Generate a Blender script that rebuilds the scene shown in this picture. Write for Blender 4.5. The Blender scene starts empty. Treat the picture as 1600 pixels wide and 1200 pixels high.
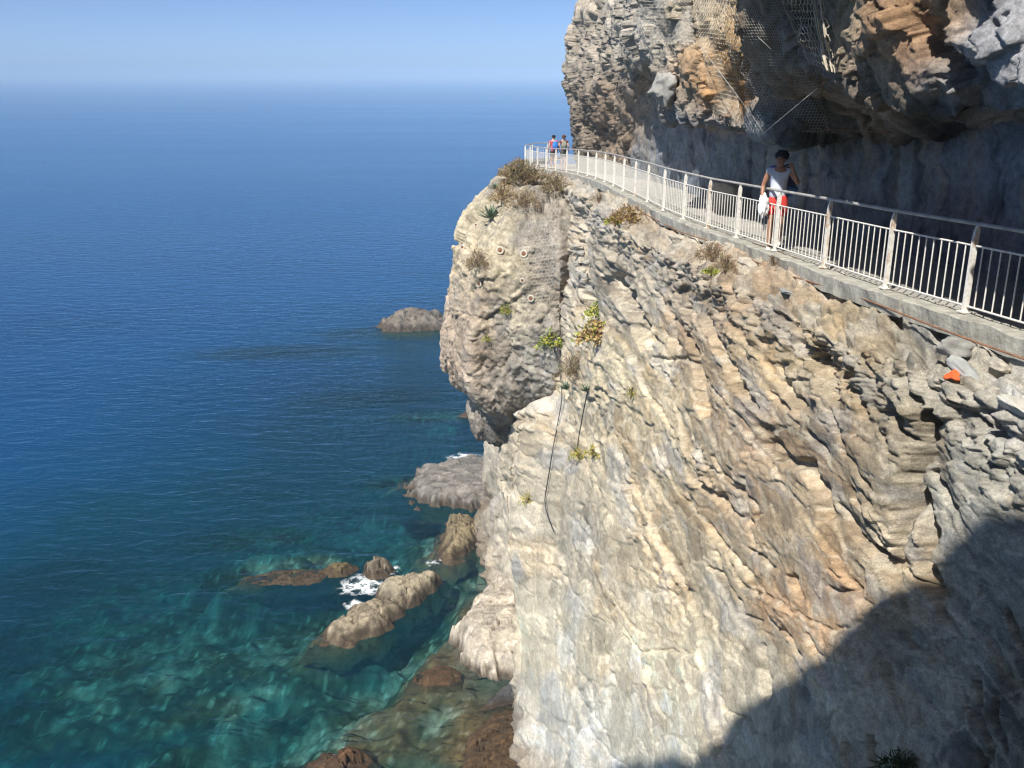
import bpy, bmesh, math, random
import numpy as np
from mathutils import Vector, Matrix
from mathutils.bvhtree import BVHTree

random.seed(7)
rng = np.random.default_rng(11)
scene = bpy.context.scene
COL = scene.collection

# ------------------------------------------------------------------ camera
FOC, HZ = 1500.0, 485.0                     # focal length and horizon height in photo pixels
TH = math.atan(HZ / FOC); CT, ST = math.cos(TH), math.sin(TH)
cd = bpy.data.cameras.new('camera'); cam = bpy.data.objects.new('camera', cd); COL.objects.link(cam)
cd.sensor_width = 36.0; cd.lens = 36.0 * FOC / 1600.0
cd.clip_start = 0.05; cd.clip_end = 60000
cam.location = (0, 0, 0); cam.rotation_euler = (math.pi / 2 - TH, 0, 0)
scene.camera = cam

# ------------------------------------------------------------------ sky, sun, exposure
SUN = np.array([0.36, 0.54, -0.76]); SUN /= np.linalg.norm(SUN)      # direction the light travels
w = bpy.data.worlds.new('World'); scene.world = w; w.use_nodes = True
nt = w.node_tree; nt.nodes.clear()
sky = nt.nodes.new('ShaderNodeTexSky'); sky.sky_type = 'NISHITA'; sky.sun_disc = False
sky.sun_elevation = math.asin(-SUN[2]); sky.sun_rotation = math.atan2(-SUN[0], -SUN[1])
sky.air_density = 0.32; sky.dust_density = 0.62; sky.ozone_density = 4.0
bg = nt.nodes.new('ShaderNodeBackground'); bg.inputs['Strength'].default_value = 0.083
wo = nt.nodes.new('ShaderNodeOutputWorld')
nt.links.new(sky.outputs[0], bg.inputs[0]); nt.links.new(bg.outputs[0], wo.inputs[0])
sd = bpy.data.lights.new('sun', 'SUN'); sd.energy = 4.0; sd.angle = math.radians(0.53); sd.color = (1.0, 0.965, 0.90)
sun = bpy.data.objects.new('sun', sd); COL.objects.link(sun)
sun.rotation_euler = Vector(SUN).to_track_quat('-Z', 'Y').to_euler(); sun.location = (-30, -50, 80)
scene.view_settings.view_transform = 'Standard'; scene.view_settings.look = 'None'
scene.view_settings.exposure = 0.92; scene.view_settings.gamma = 1.0
scene.view_settings.use_curve_mapping = False
scene.cycles.max_bounces = 8; scene.cycles.transparent_max_bounces = 12
scene.cycles.use_denoising = True; scene.cycles.pixel_filter_type = 'BLACKMAN_HARRIS'; scene.cycles.filter_width = 1.25
scene.cycles.sample_clamp_indirect = 6.0
SEA = -30.0

# ------------------------------------------------------------------ helpers: projection, noise
def ray(px, py):
    u, up = px - 800.0, 600.0 - py
    return np.array([u, FOC * CT + up * ST, -FOC * ST + up * CT])
def on_z(px, py, z):
    d = ray(px, py); return d * (z / d[2])
def at_y(px, py, y):
    d = ray(px, py); return d * (y / d[1])
def proj(P):
    wv = P[..., 1] * CT - P[..., 2] * ST
    wv = np.maximum(wv, 0.3)
    return 800 + P[..., 0] * FOC / wv, 600 - (P[..., 2] * CT + P[..., 1] * ST) * FOC / wv

_G = np.array([(1,1,0),(-1,1,0),(1,-1,0),(-1,-1,0),(1,0,1),(-1,0,1),(1,0,-1),(-1,0,-1),(0,1,1),(0,-1,1),(0,1,-1),(0,-1,-1),(1,1,0),(-1,1,0),(0,-1,1),(0,-1,-1)], np.float32)
def _h(ix, iy, iz, seed):
    h = (ix.astype(np.uint32) * np.uint32(374761393) + iy.astype(np.uint32) * np.uint32(668265263)
         + iz.astype(np.uint32) * np.uint32(2246822519) + np.uint32(seed * 3266489917 & 0xffffffff))
    h = (h ^ (h >> np.uint32(13))) * np.uint32(1274126177)
    return h ^ (h >> np.uint32(16))
def perlin(x, y, z=None, seed=0):
    x = np.asarray(x, np.float32); y = np.asarray(y, np.float32)
    x, y = np.broadcast_arrays(x, y)
    two = z is None
    z = np.zeros_like(x) if two else np.broadcast_to(np.asarray(z, np.float32), x.shape)
    xi = np.floor(x); yi = np.floor(y); zi = np.floor(z)
    fx, fy, fz = x - xi, y - yi, z - zi
    xi = xi.astype(np.int32); yi = yi.astype(np.int32); zi = zi.astype(np.int32)
    u = fx * fx * fx * (fx * (fx * 6 - 15) + 10); v = fy * fy * fy * (fy * (fy * 6 - 15) + 10); t = fz * fz * fz * (fz * (fz * 6 - 15) + 10)
    def c(dx, dy, dz):
        g = _G[_h(xi + dx, yi + dy, zi + dz, seed) & np.uint32(15)]
        return g[..., 0] * (fx - dx) + g[..., 1] * (fy - dy) + g[..., 2] * (fz - dz)
    def plane(dz):
        a = c(0, 0, dz); a += u * (c(1, 0, dz) - a)
        b = c(0, 1, dz); b += u * (c(1, 1, dz) - b)
        return a + v * (b - a)
    p0 = plane(0)
    if two: return p0
    return p0 + t * (plane(1) - p0)
def fbm(x, y, z=None, o=4, seed=0, gain=0.5):
    r = 0; a = 1.0; f = 1.0
    for k in range(o):
        r = r + a * perlin(x * f + 17.3 * k, y * f - 9.1 * k, None if z is None else z * f, seed + k)
        a *= gain; f *= 2.03
    return r
def ridged(x, y, z=None, o=3, seed=0):
    r = 0; a = 1.0; f = 1.0
    for k in range(o):
        r = r + a * (1 - 2 * np.abs(perlin(x * f + 5.3 * k, y * f + 3.1 * k, None if z is None else z * f, seed + k)))
        a *= 0.5; f *= 2.1
    return r
def worley(x, y, seed=0):
    x = np.asarray(x, np.float32); y = np.asarray(y, np.float32)
    xi = np.floor(x).astype(np.int32); yi = np.floor(y).astype(np.int32)
    f1 = np.full(x.shape, 9.0, np.float32); f2 = f1.copy(); idv = np.zeros(x.shape, np.uint32)
    zz = np.zeros_like(xi)
    for dx in (-1, 0, 1):
        for dy in (-1, 0, 1):
            h = _h(xi + dx, yi + dy, zz, seed)
            qx = xi + dx + (h & np.uint32(1023)).astype(np.float32) / 1023
            qy = yi + dy + ((h >> np.uint32(10)) & np.uint32(1023)).astype(np.float32) / 1023
            d = np.sqrt((qx - x) ** 2 + (qy - y) ** 2)
            m = d < f1
            f2 = np.where(m, f1, np.minimum(f2, d)); f1 = np.where(m, d, f1); idv = np.where(m, h, idv)
    return f1, f2, (idv >> np.uint32(5) & np.uint32(4095)).astype(np.float32) / 4095
def facets(u, v, seed=0, tilt=0.8, u0=None, v0=None):
    """planar shards: every Voronoi cell has its own height and its own tilt; returns height, cell id, distance to the cell edge"""
    u = np.asarray(u, np.float32); v = np.asarray(v, np.float32)
    xi = np.floor(u).astype(np.int32); yi = np.floor(v).astype(np.int32)
    f1 = np.full(u.shape, 9.0, np.float32); f2 = f1.copy(); idv = np.zeros(u.shape, np.uint32); ox = np.zeros_like(f1); oy = np.zeros_like(f1)
    zz = np.zeros_like(xi)
    for dx in (-1, 0, 1):
        for dy in (-1, 0, 1):
            h = _h(xi + dx, yi + dy, zz, seed)
            ex = u - (xi + dx + (h & np.uint32(1023)).astype(np.float32) / 1023); ey = v - (yi + dy + ((h >> np.uint32(10)) & np.uint32(1023)).astype(np.float32) / 1023)
            d = np.sqrt(ex * ex + ey * ey); m = d < f1
            f2 = np.where(m, f1, np.minimum(f2, d)); f1 = np.where(m, d, f1); idv = np.where(m, h, idv); ox = np.where(m, ex, ox); oy = np.where(m, ey, oy)
    if u0 is not None: ox = ox + (u0 - u); oy = oy + (v0 - v)          # tilt measured in unwarped coordinates keeps the faces flat
    h2 = idv * np.uint32(2654435761)
    r = lambda sh: ((h2 >> np.uint32(sh)) & np.uint32(255)).astype(np.float32) / 255 - 0.5
    i0 = r(0) + .5
    return (i0 - .5) + tilt * (r(8) * ox * 2 + r(16) * oy * 2), i0, f2 - f1
def sstep(a, b, x):
    t = np.clip((x - a) / (b - a), 0, 1); return t * t * (3 - 2 * t)
def terrace(f, edge=0.12):
    k = np.floor(f); fr = f - k
    return k + sstep(0, edge, fr)
def lin(c):
    c = np.asarray(c, float) / 255.0
    return np.where(c <= 0.04045, c / 12.92, ((c + 0.055) / 1.055) ** 2.4)

# ------------------------------------------------------------------ helpers: objects
def link(o, parent=None):
    COL.objects.link(o)
    if parent is not None: o.parent = parent
    return o
def tag(o, label=None, cat=None, group=None, kind=None):
    if label: o['label'] = label
    if cat: o['category'] = cat
    if group: o['group'] = group
    if kind: o['kind'] = kind
    return o
def empty(name, loc=(0, 0, 0), rz=0.0):
    o = bpy.data.objects.new(name, None); o.location = loc; o.rotation_euler = (0, 0, rz); o.empty_display_size = 0.2
    return link(o)
def mesh_obj(name, V, Fc, mat, parent=None, smooth=False, col=None):
    me = bpy.data.meshes.new(name)
    V = np.asarray(V, np.float32)
    if isinstance(Fc, np.ndarray) and Fc.ndim == 2:
        n, k = Fc.shape
        me.vertices.add(len(V)); me.vertices.foreach_set('co', V.ravel())
        me.loops.add(n * k); me.loops.foreach_set('vertex_index', Fc.astype(np.int32).ravel())
        me.polygons.add(n); me.polygons.foreach_set('loop_start', np.arange(0, n * k, k, dtype=np.int32))
        me.polygons.foreach_set('loop_total', np.full(n, k, np.int32))
        me.update(calc_edges=True)
    else:
        me.from_pydata([tuple(map(float, v)) for v in V], [], [tuple(map(int, f)) for f in Fc]); me.update()
    if smooth: me.polygons.foreach_set('use_smooth', np.ones(len(me.polygons), bool))
    if col is not None:
        at = me.color_attributes.new('Col', 'FLOAT_COLOR', 'POINT')
        c4 = np.ones((len(V), 4), np.float32); c4[:, :3] = col
        at.data.foreach_set('color', c4.ravel())
    if mat is not None: me.materials.append(mat)
    return link(bpy.data.objects.new(name, me), parent)
def grid_faces(n, m, wrap=False):
    i = np.arange(n - 1)[:, None]; j = np.arange(m if wrap else m - 1)[None, :]
    j2 = (j + 1) % m
    return np.stack([i * m + j + 0 * i, (i + 1) * m + j, (i + 1) * m + j2, i * m + j2 + 0 * i], -1).reshape(-1, 4)
def grid_normals(P):
    a = np.gradient(P, axis=0); b = np.gradient(P, axis=1)
    n = np.cross(a, b); return n / np.maximum(np.linalg.norm(n, axis=-1, keepdims=True), 1e-9)
class MB:
    """collects boxes, bars and tubes for one mesh object"""
    def __init__(s): s.v = []; s.f = []
    def add(s, V, Fc):
        k = len(s.v); s.v += [tuple(map(float, p)) for p in V]; s.f += [tuple(int(i) + k for i in f) for f in Fc]
    def box(s, c, size, R=None):
        hx, hy, hz = [0.5 * q for q in size]
        V = [Vector((x * hx, y * hy, z * hz)) for x in (-1, 1) for y in (-1, 1) for z in (-1, 1)]
        if R is not None: V = [R @ p for p in V]
        V = [p + Vector(c) for p in V]
        s.add(V, [(0, 1, 3, 2), (4, 6, 7, 5), (0, 4, 5, 1), (2, 3, 7, 6), (0, 2, 6, 4), (1, 5, 7, 3)])
    def tube(s, pts, r, n=6, cap=True):
        pts = [Vector(p) for p in pts]; rings = []
        rr = r if hasattr(r, '__len__') else [r] * len(pts)
        up = Vector((0, 0, 1))
        base = len(s.v)
        prev = None
        for i, p in enumerate(pts):
            d = (pts[min(i + 1, len(pts) - 1)] - pts[max(i - 1, 0)])
            if d.length < 1e-9: d = Vector((0, 0, 1))
            d.normalize()
            a = prev - d * prev.dot(d) if prev is not None else (d.cross(up) if abs(d.z) < 0.95 else d.cross(Vector((1, 0, 0))))
            a.normalize(); prev = a; b = d.cross(a)
            for k in range(n):
                t = 2 * math.pi * k / n
                s.v.append(tuple(p + (a * math.cos(t) + b * math.sin(t)) * rr[i]))
        for i in range(len(pts) - 1):
            for k in range(n):
                k2 = (k + 1) % n
                s.f.append((base + i * n + k, base + i * n + k2, base + (i + 1) * n + k2, base + (i + 1) * n + k))
        if cap:
            s.f.append(tuple(base + k for k in range(n))[::-1]); e = base + (len(pts) - 1) * n
            s.f.append(tuple(e + k for k in range(n)))
    def build(s, name, mat, parent=None, smooth=False):
        return mesh_obj(name, s.v, s.f, mat, parent, smooth)

# ------------------------------------------------------------------ materials
def newmat(name):
    m = bpy.data.materials.new(name); m.use_nodes = True; t = m.node_tree; t.nodes.clear()
    o = t.nodes.new('ShaderNodeOutputMaterial'); b = t.nodes.new('ShaderNodeBsdfPrincipled')
    t.links.new(b.outputs[0], o.inputs[0]); return m, t, b, o
def N(t, typ, **kw):
    n = t.nodes.new(typ)
    for k, v in kw.items():
        if k in n.inputs.keys() if hasattr(n.inputs, 'keys') else False: n.inputs[k].default_value = v
        else: setattr(n, k, v)
    return n
def noise_node(t, scale, detail=4.0, rough=0.55, vec=None, dist=0.0):
    n = t.nodes.new('ShaderNodeTexNoise'); n.inputs['Scale'].default_value = scale; n.inputs['Detail'].default_value = detail
    n.inputs['Roughness'].default_value = rough; n.inputs['Distortion'].default_value = dist
    if vec is not None: t.links.new(vec, n.inputs['Vector'])
    return n
def ramp(t, src, p0, p1, c0=(0, 0, 0, 1), c1=(1, 1, 1, 1)):
    r = t.nodes.new('ShaderNodeValToRGB'); r.color_ramp.elements[0].position = p0; r.color_ramp.elements[1].position = p1
    r.color_ramp.elements[0].color = c0; r.color_ramp.elements[1].color = c1
    t.links.new(src, r.inputs[0]); return r
def simple(name, col, rough=0.6, metal=0.0, var=0.25, vscale=8.0, bump=0.0, bscale=40.0, col2=None):
    m, t, b, o = newmat(name)
    tc = t.nodes.new('ShaderNodeTexCoord')
    n = noise_node(t, vscale, 5.0, 0.6, tc.outputs['Object'])
    c2 = col2 if col2 is not None else tuple(c * (1 - var) for c in col)
    r = ramp(t, n.outputs[0], 0.35, 0.65, (*c2, 1), (*col, 1))
    t.links.new(r.outputs[0], b.inputs['Base Color'])
    b.inputs['Roughness'].default_value = rough; b.inputs['Metallic'].default_value = metal
    if bump > 0:
        n2 = noise_node(t, bscale, 6.0, 0.65, tc.outputs['Object'])
        bp = t.nodes.new('ShaderNodeBump'); bp.inputs['Strength'].default_value = 0.6; bp.inputs['Distance'].default_value = bump
        t.links.new(n2.outputs[0], bp.inputs['Height']); t.links.new(bp.outputs[0], b.inputs['Normal'])
    return m
def rock_mat(name, bump=0.03, speck=0.35, scale=1.0, rough=0.9, streak=False):
    m, t, b, o = newmat(name)
    at = t.nodes.new('ShaderNodeVertexColor'); at.layer_name = 'Col'
    geo = t.nodes.new('ShaderNodeNewGeometry')
    n1 = noise_node(t, 9.0 * scale, 8.0, 0.7, geo.outputs['Position'])
    n2 = noise_node(t, 45.0 * scale, 5.0, 0.7, geo.outputs['Position'])
    r1 = ramp(t, n1.outputs[0], 0.3, 0.7, (1 - speck,) * 3 + (1,), (1 + speck * .55,) * 3 + (1,))
    r2 = ramp(t, n2.outputs[0], 0.3, 0.7, (0.66, 0.65, 0.64, 1), (1.24, 1.24, 1.24, 1))
    m1 = t.nodes.new('ShaderNodeMixRGB'); m1.blend_type = 'MULTIPLY'; m1.inputs[0].default_value = 1
    m2 = t.nodes.new('ShaderNodeMixRGB'); m2.blend_type = 'MULTIPLY'; m2.inputs[0].default_value = 1
    t.links.new(at.outputs[0], m1.inputs[1]); t.links.new(r1.outputs[0], m1.inputs[2])
    t.links.new(m1.outputs[0], m2.inputs[1]); t.links.new(r2.outputs[0], m2.inputs[2])
    last = m2.outputs[0]
    if streak:
        mp = t.nodes.new('ShaderNodeMapping'); mp.inputs['Rotation'].default_value = (math.radians(-14), 0, 0); mp.inputs['Scale'].default_value = (2.0, 0.7, 3.2)
        t.links.new(geo.outputs['Position'], mp.inputs['Vector'])
        n4 = noise_node(t, 2.2, 9.0, 0.72, mp.outputs[0], 0.8)
        r4 = ramp(t, n4.outputs[0], 0.36, 0.66, (.88, .87, .85, 1), (1.10, 1.10, 1.09, 1))
        m3 = t.nodes.new('ShaderNodeMixRGB'); m3.blend_type = 'MULTIPLY'; m3.inputs[0].default_value = 1
        t.links.new(last, m3.inputs[1]); t.links.new(r4.outputs[0], m3.inputs[2]); last = m3.outputs[0]
    t.links.new(last, b.inputs['Base Color'])
    b.inputs['Roughness'].default_value = rough; b.inputs['Specular IOR Level'].default_value = 0.25
    n3 = noise_node(t, 20.0 * scale, 12.0, 0.78, geo.outputs['Position'], 0.6)
    bp = t.nodes.new('ShaderNodeBump'); bp.inputs['Strength'].default_value = 0.8; bp.inputs['Distance'].default_value = bump
    t.links.new(n3.outputs[0], bp.inputs['Height'])
    if streak:
        bq = t.nodes.new('ShaderNodeBump'); bq.inputs['Strength'].default_value = 0.6; bq.inputs['Distance'].default_value = 0.03
        t.links.new(n4.outputs[0], bq.inputs['Height']); t.links.new(bq.outputs[0], bp.inputs['Normal'])
    t.links.new(bp.outputs[0], b.inputs['Normal'])
    return m
M = {}
M['rock'] = rock_mat('cliff_rock', bump=0.045, speck=0.34, streak=True)
M['rock_rough'] = rock_mat('rough_rock', bump=0.05, speck=0.45)
M['sea_rock'] = rock_mat('sea_rock', bump=0.08, speck=0.4, scale=0.5, rough=0.75)

# colour from anchors given where the colours sit on the rock (photo pixels of the base surface), softened by noise
ALB = 0.80
def anchor_colors(P, anchors, sigma=55.0, warp=28.0, seed=50):
    px, py = proj(P)
    s = 0.55
    wx = fbm(P[..., 1] * s, P[..., 2] * s, P[..., 0] * s, 3, seed) * warp * 1.6
    wy = fbm(P[..., 1] * s, P[..., 2] * s, P[..., 0] * s, 3, seed + 9) * warp * 1.6
    px = px + wx; py = py + wy
    acc = np.zeros(P.shape, np.float32); ws = np.zeros(P.shape[:-1], np.float32)
    for ax, ay, c in anchors:
        d2 = (px - ax) ** 2 + (py - ay) ** 2
        wgt = np.exp(-d2 / (2 * sigma * sigma)) + 1e-3 / (1 + d2 / 4000.0) ** 1.5
        acc += wgt[..., None] * (lin(c) * ALB).astype(np.float32); ws += wgt
    return acc / ws[..., None]
def poly_dist(px, py, pts):
    best = np.full(px.shape, 1e9, np.float32); side = np.zeros(px.shape, np.float32)
    for (x0, y0), (x1, y1) in zip(pts[:-1], pts[1:]):
        dx, dy = x1 - x0, y1 - y0
        t = np.clip(((px - x0) * dx + (py - y0) * dy) / (dx * dx + dy * dy), 0, 1)
        d = np.hypot(px - x0 - t * dx, py - y0 - t * dy)
        m = d < best
        side = np.where(m, np.sign((px - x0) * dy - (py - y0) * dx), side)
        best = np.where(m, d, best)
    return best, side

# ------------------------------------------------------------------ the line of the path (railing foot), fitted to the posts
_posts = [(1507.7,487.6,10.87),(1381.7,450.3,12.5),(1287,417.6,14.4),(1211,392,16.5),(1151.6,371,18.5),(1106,357,20.2),(1067,341.6,21.8),
 (1036,329,23.8),(1011.6,315.5,26.0),(992,306,28.2),(974,298,30.4),(959,290,32.8),(945,284,35.2),(931,279,37.8),(918,275,40.4),(904,271,43.2),
 (885.5,268,45.8),(868.7,265.5,48.2),(853.7,264,50.0),(840,261,51.4),(828,258,52.7),(820,256,53.8)]
POSTS = [at_y(*p) for p in _posts]
_py = np.array([p[1] for p in POSTS]); _px = np.array([p[0] for p in POSTS]); _pz = np.array([p[2] for p in POSTS])
_py = np.concatenate([[-6, 2, 6.5], _py, [60, 70]]); _px = np.concatenate([[8.3, 6.95, 6.05], _px, [-0.1, -0.6]]); _pz = np.concatenate([[-2.1, -2.3, -2.45], _pz, [-5.2, -5.4]])
_ys = np.linspace(-6, 70, 400)
def _smooth(v, k=9):
    v = np.interp(_ys, _py, v); p = np.pad(v, k, mode='edge'); return np.convolve(p, np.hanning(2 * k + 1) / np.hanning(2 * k + 1).sum(), 'valid')
_fx, _fz = _smooth(_px), _smooth(_pz)
def FX(Y): return np.interp(Y, _ys, _fx)
def FZ(Y): return np.interp(Y, _ys, _fz)

# ================================================================== CLIFF FACE BELOW THE PATH
def axis_spacing(a, b, n, p):
    y = np.linspace(a, b, 4000); dens = np.where(y < 6.3, 0.25, 1.0) / (np.maximum(y, 7.0) + 1.0) ** p
    c = np.cumsum(dens); c = (c - c[0]) / (c[-1] - c[0]); return np.interp(np.linspace(0, 1, n), c, y)
def grain_g(Y):      # integral of the dip of the strata along the face
    return -0.10 * Y - 7.6 * np.exp(-(Y - 9) / 7.0)
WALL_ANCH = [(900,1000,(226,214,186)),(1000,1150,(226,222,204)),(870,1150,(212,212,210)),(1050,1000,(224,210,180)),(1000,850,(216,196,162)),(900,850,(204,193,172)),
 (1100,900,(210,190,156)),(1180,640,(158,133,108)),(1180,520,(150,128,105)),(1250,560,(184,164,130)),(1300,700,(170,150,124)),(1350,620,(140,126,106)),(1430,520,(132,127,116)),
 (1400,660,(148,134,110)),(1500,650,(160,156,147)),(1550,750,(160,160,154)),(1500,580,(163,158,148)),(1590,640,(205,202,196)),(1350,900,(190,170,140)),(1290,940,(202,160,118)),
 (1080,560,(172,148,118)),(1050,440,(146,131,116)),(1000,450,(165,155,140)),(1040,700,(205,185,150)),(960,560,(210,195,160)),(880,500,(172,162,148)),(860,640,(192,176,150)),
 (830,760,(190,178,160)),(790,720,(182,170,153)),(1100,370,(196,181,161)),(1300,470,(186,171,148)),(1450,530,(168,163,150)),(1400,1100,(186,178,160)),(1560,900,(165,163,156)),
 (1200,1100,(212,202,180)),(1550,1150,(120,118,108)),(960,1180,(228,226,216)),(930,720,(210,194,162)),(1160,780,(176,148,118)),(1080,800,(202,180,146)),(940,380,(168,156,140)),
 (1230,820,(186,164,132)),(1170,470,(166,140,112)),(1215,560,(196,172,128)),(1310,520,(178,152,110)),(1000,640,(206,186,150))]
CRACKS = [([(1380,510),(1395,560),(1412,610),(1440,652)],4,.16),([(1441,650),(1428,700),(1410,745),(1400,800)],9,.34),([(1402,800),(1388,850),(1380,890)],6,.25),([(1418,770),(1432,830),(1424,880),(1440,930)],8,.3),([(1440,740),(1470,790)],4,.15),
 ([(1232,490),(1242,530),(1262,556)],4,.16),([(1242,532),(1268,565),(1288,618)],8,.22),([(1073,480),(1095,570),(1112,645)],5,.2),([(1108,500),(1140,560),(1160,600),(1186,640)],4,.15),
 ([(1203,690),(1228,722),(1258,728),(1272,760),(1284,810)],6,.18),([(955,440),(980,485),(1004,532)],9,.45),([(1100,760),(1118,772),(1136,800)],5,.15),([(1230,900),(1240,930)],4,.12),
 ([(1355,640),(1385,650),(1412,690)],4,.14),([(1300,790),(1330,840),(1360,865)],3,.12),([(1165,860),(1200,885)],3,.1),([(1290,920),(1320,925)],3,.1),([(1035,470),(1050,540)],3,.12),
 ([(900,330),(905,400),(915,480)],5,.25),([(1500,640),(1530,690)],4,.15),([(1535,665),(1555,640)],4,.15),([(1345,850),(1366,880),(1376,910)],6,.2),([(1215,985),(1240,1030)],4,.12),([(1180,1010),(1190,1080)],4,.12),
 ([(885,1020),(905,1100),(930,1160)],4,.1),([(1305,585),(1345,660)],3,.1),([(1440,520),(1500,560)],6,.2),([(1400,500),(1440,530)],5,.16)]

_r = random.Random(21)                                       # thin joints running down the dip of the strata
for _ in range(60):
    cx_, cy_ = _r.uniform(840, 1590), _r.uniform(400, 1190)
    if cy_ < 330 + (cx_ - 940) * .42: continue
    an_ = math.radians(_r.gauss(62, 9)); ln_ = _r.uniform(35, 170); pts_ = []; x_, y_ = cx_, cy_
    for k_ in range(5):
        pts_.append((x_, y_)); a_ = an_ + _r.gauss(0, .22); x_ += ln_ / 4 * math.cos(a_); y_ += ln_ / 4 * math.sin(a_)
    CRACKS.append((pts_, _r.uniform(1.3, 2.3), _r.uniform(.04, .11)))
NYW, NTW = 900, 760
Yw = axis_spacing(-3, 68, NYW, 1.15)
hmax = np.clip(0.98 * np.maximum(Yw, 2.0) + 3.5, 8, 30.5)
tt = np.linspace(0, 1, NTW) ** 1.12
Hh = hmax[:, None] * tt[None, :]                                 # metres below the path
skirt = np.linspace(0, 1, 7)[1:]
Hh = np.concatenate([Hh, Hh[:, -1:] + (31.5 - Hh[:, -1:]) * skirt[None, :]], 1)
Yg = np.broadcast_to(Yw[:, None], Hh.shape).astype(np.float32); Hh = Hh.astype(np.float32)
LED = 0.78 + 0.18 * fbm(Yw / 2.2, Yw * 0 + 3.3, None, 3, 5)       # width of the rubble ledge under the kerb
LEDH = 0.50 + 0.18 * fbm(Yw / 1.7, Yw * 0 + 8.3, None, 3, 6)
L = LED[:, None]; LH = LEDH[:, None]
q = np.clip(Hh / LH, 0, 1)
off = np.where(Hh < LH, -0.12 + (L + 0.12) * q ** 0.9, L + 0.052 * (Hh - LH) + 0.10 * (1 - np.exp(-(Hh - LH) / 0.8)))
x = FX(Yw)[:, None] - off + np.clip(Yg - 60, 0, 99) ** 2 * 0.06
z = FZ(Yw)[:, None] - 0.11 - Hh
WB = np.stack([x, Yg, z], -1).astype(np.float32)                   # base surface of the cliff face
NB = grid_normals(WB); NB *= np.sign(-NB[..., :1] + 1e-6)
bx, by = proj(WB)
# coordinates along (ga) and across (gb) the strata; both lengthen with distance from the near end of the face
_L = np.log(np.maximum(np.hypot(bx - 595, by - 115), 20)); _T = np.arctan2(by - 115, bx - 595); _al = math.radians(13)
ga = (_L * math.cos(_al) + _T * math.sin(_al)).astype(np.float32); gb = (-_L * math.sin(_al) + _T * math.cos(_al)).astype(np.float32)
wsc = np.clip(Yg, 6, 45) / 15.0
wv1 = .03 * fbm(ga * 5, gb * 8, None, 2, 70); jag = fbm(ga * 50, gb * 90, None, 3, 75)
ga2 = ga + wv1 + .006 * jag; gb2 = gb + .5 * wv1 + .003 * jag
dY = np.gradient(Yw)[:, None]
fit = lambda cell, step: np.clip(cell / (1.6 * step) - .35, 0, 1)          # leaves out relief finer than the mesh
ledge = sstep(0.1, 1.3, Hh - LH)                                   # fades the slabs out on the ledge
fA, cid, eA = facets(ga2 / .26, gb2 / .105, 3, .8, ga / .26, gb / .105)
fB, cidb, eB = facets(ga2 / .085 + 7, gb2 / .036, 4, .9, ga / .085 + 7, gb / .036)
fC, cidc, eC = facets(ga2 / .040 + 3, gb2 / .015, 5, .9, ga / .040 + 3, gb / .015)
fD, cidd, eD = facets(ga2 / .011 + 3, gb2 / .0065, 6, .9, ga / .011 + 3, gb / .0065)
big = 0.19 * fbm(Yg / 6.5, WB[..., 2] / 5.0, None, 2, 21)
fine = fbm(ga2 / .02, gb2 / .012, None, 3, 36)
patch = sstep(-.25, .35, fbm(ga * 6, gb * 9, None, 3, 38))          # smoother and more broken areas
calm = 0.6 + 0.4 * sstep(-.15, .3, fbm(ga * 7 + 9, gb * 9, None, 3, 39))
D = big + ledge * wsc * calm * (0.125 * fA + (.034 + .050 * patch) * fB + (.022 + .034 * patch) * fC + (.007 + .014 * patch) * fD) + 0.008 * fine * wsc
D -= ledge * wsc * (0.07 * (1 - sstep(0.0, 0.05, eA)) * (cid > 0.5) + .03 * (1 - sstep(0, .08, eB)) * (cidb > .55) + .026 * (1 - sstep(0, .12, eC)) * (cidc > .55) + .008 * (1 - sstep(0, .15, eD)) * (cidd > .6))
# rubble on the ledge
rub = (1 - ledge)
jr = .5 * fbm(Yg / .5, (Hh + off) / .5, None, 3, 40)
fR, rid, eR = facets(Yg / 0.62 + jr, (Hh + off) / 0.36 + jr, 8, .9)
fR2, rid2, eR2 = facets(Yg / 0.2 + jr, (Hh + off) / 0.12 + jr, 9, 1.0)
fR3, rid3, eR3 = facets(Yg / 0.075 + jr, (Hh + off) / 0.05 + jr, 10, 1.0)
D += rub * (0.17 * fR * fit(.62, dY) + .085 * fR2 * fit(.2, dY) + .025 * fR3 * fit(.075, dY) - .04 * (1 - sstep(0, .12, eR2)) * fit(.2, dY) - .08 * (1 - sstep(0, .12, eR)) + 0.05 * fbm(Yg / .3, (Hh + off) / .2, None, 4, 41)) * sstep(0, .12, Hh)
# the larger fissures seen on the face
for pts, wd, dep in CRACKS:
    x0, x1 = min(p[0] for p in pts) - 60, max(p[0] for p in pts) + 60; y0, y1 = min(p[1] for p in pts) - 60, max(p[1] for p in pts) + 60
    m = (bx > x0) & (bx < x1) & (by > y0) & (by < y1)
    if not m.any(): continue
    jx = 7 * fbm(gb[m] * 40, ga[m] * 30, None, 3, 61); jy = 7 * fbm(gb[m] * 40 + 40, ga[m] * 30, None, 3, 62)
    d, s = poly_dist(bx[m] + jx, by[m] + jy, pts)
    D[m] -= dep * 1.25 * np.clip(1 - d / (1.7 * wd), 0, 1)
    D[m] -= np.where(s > 0, 1, 0) * dep * 0.34 * np.clip(1 - d / (wd * 9), 0, 1)
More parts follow.
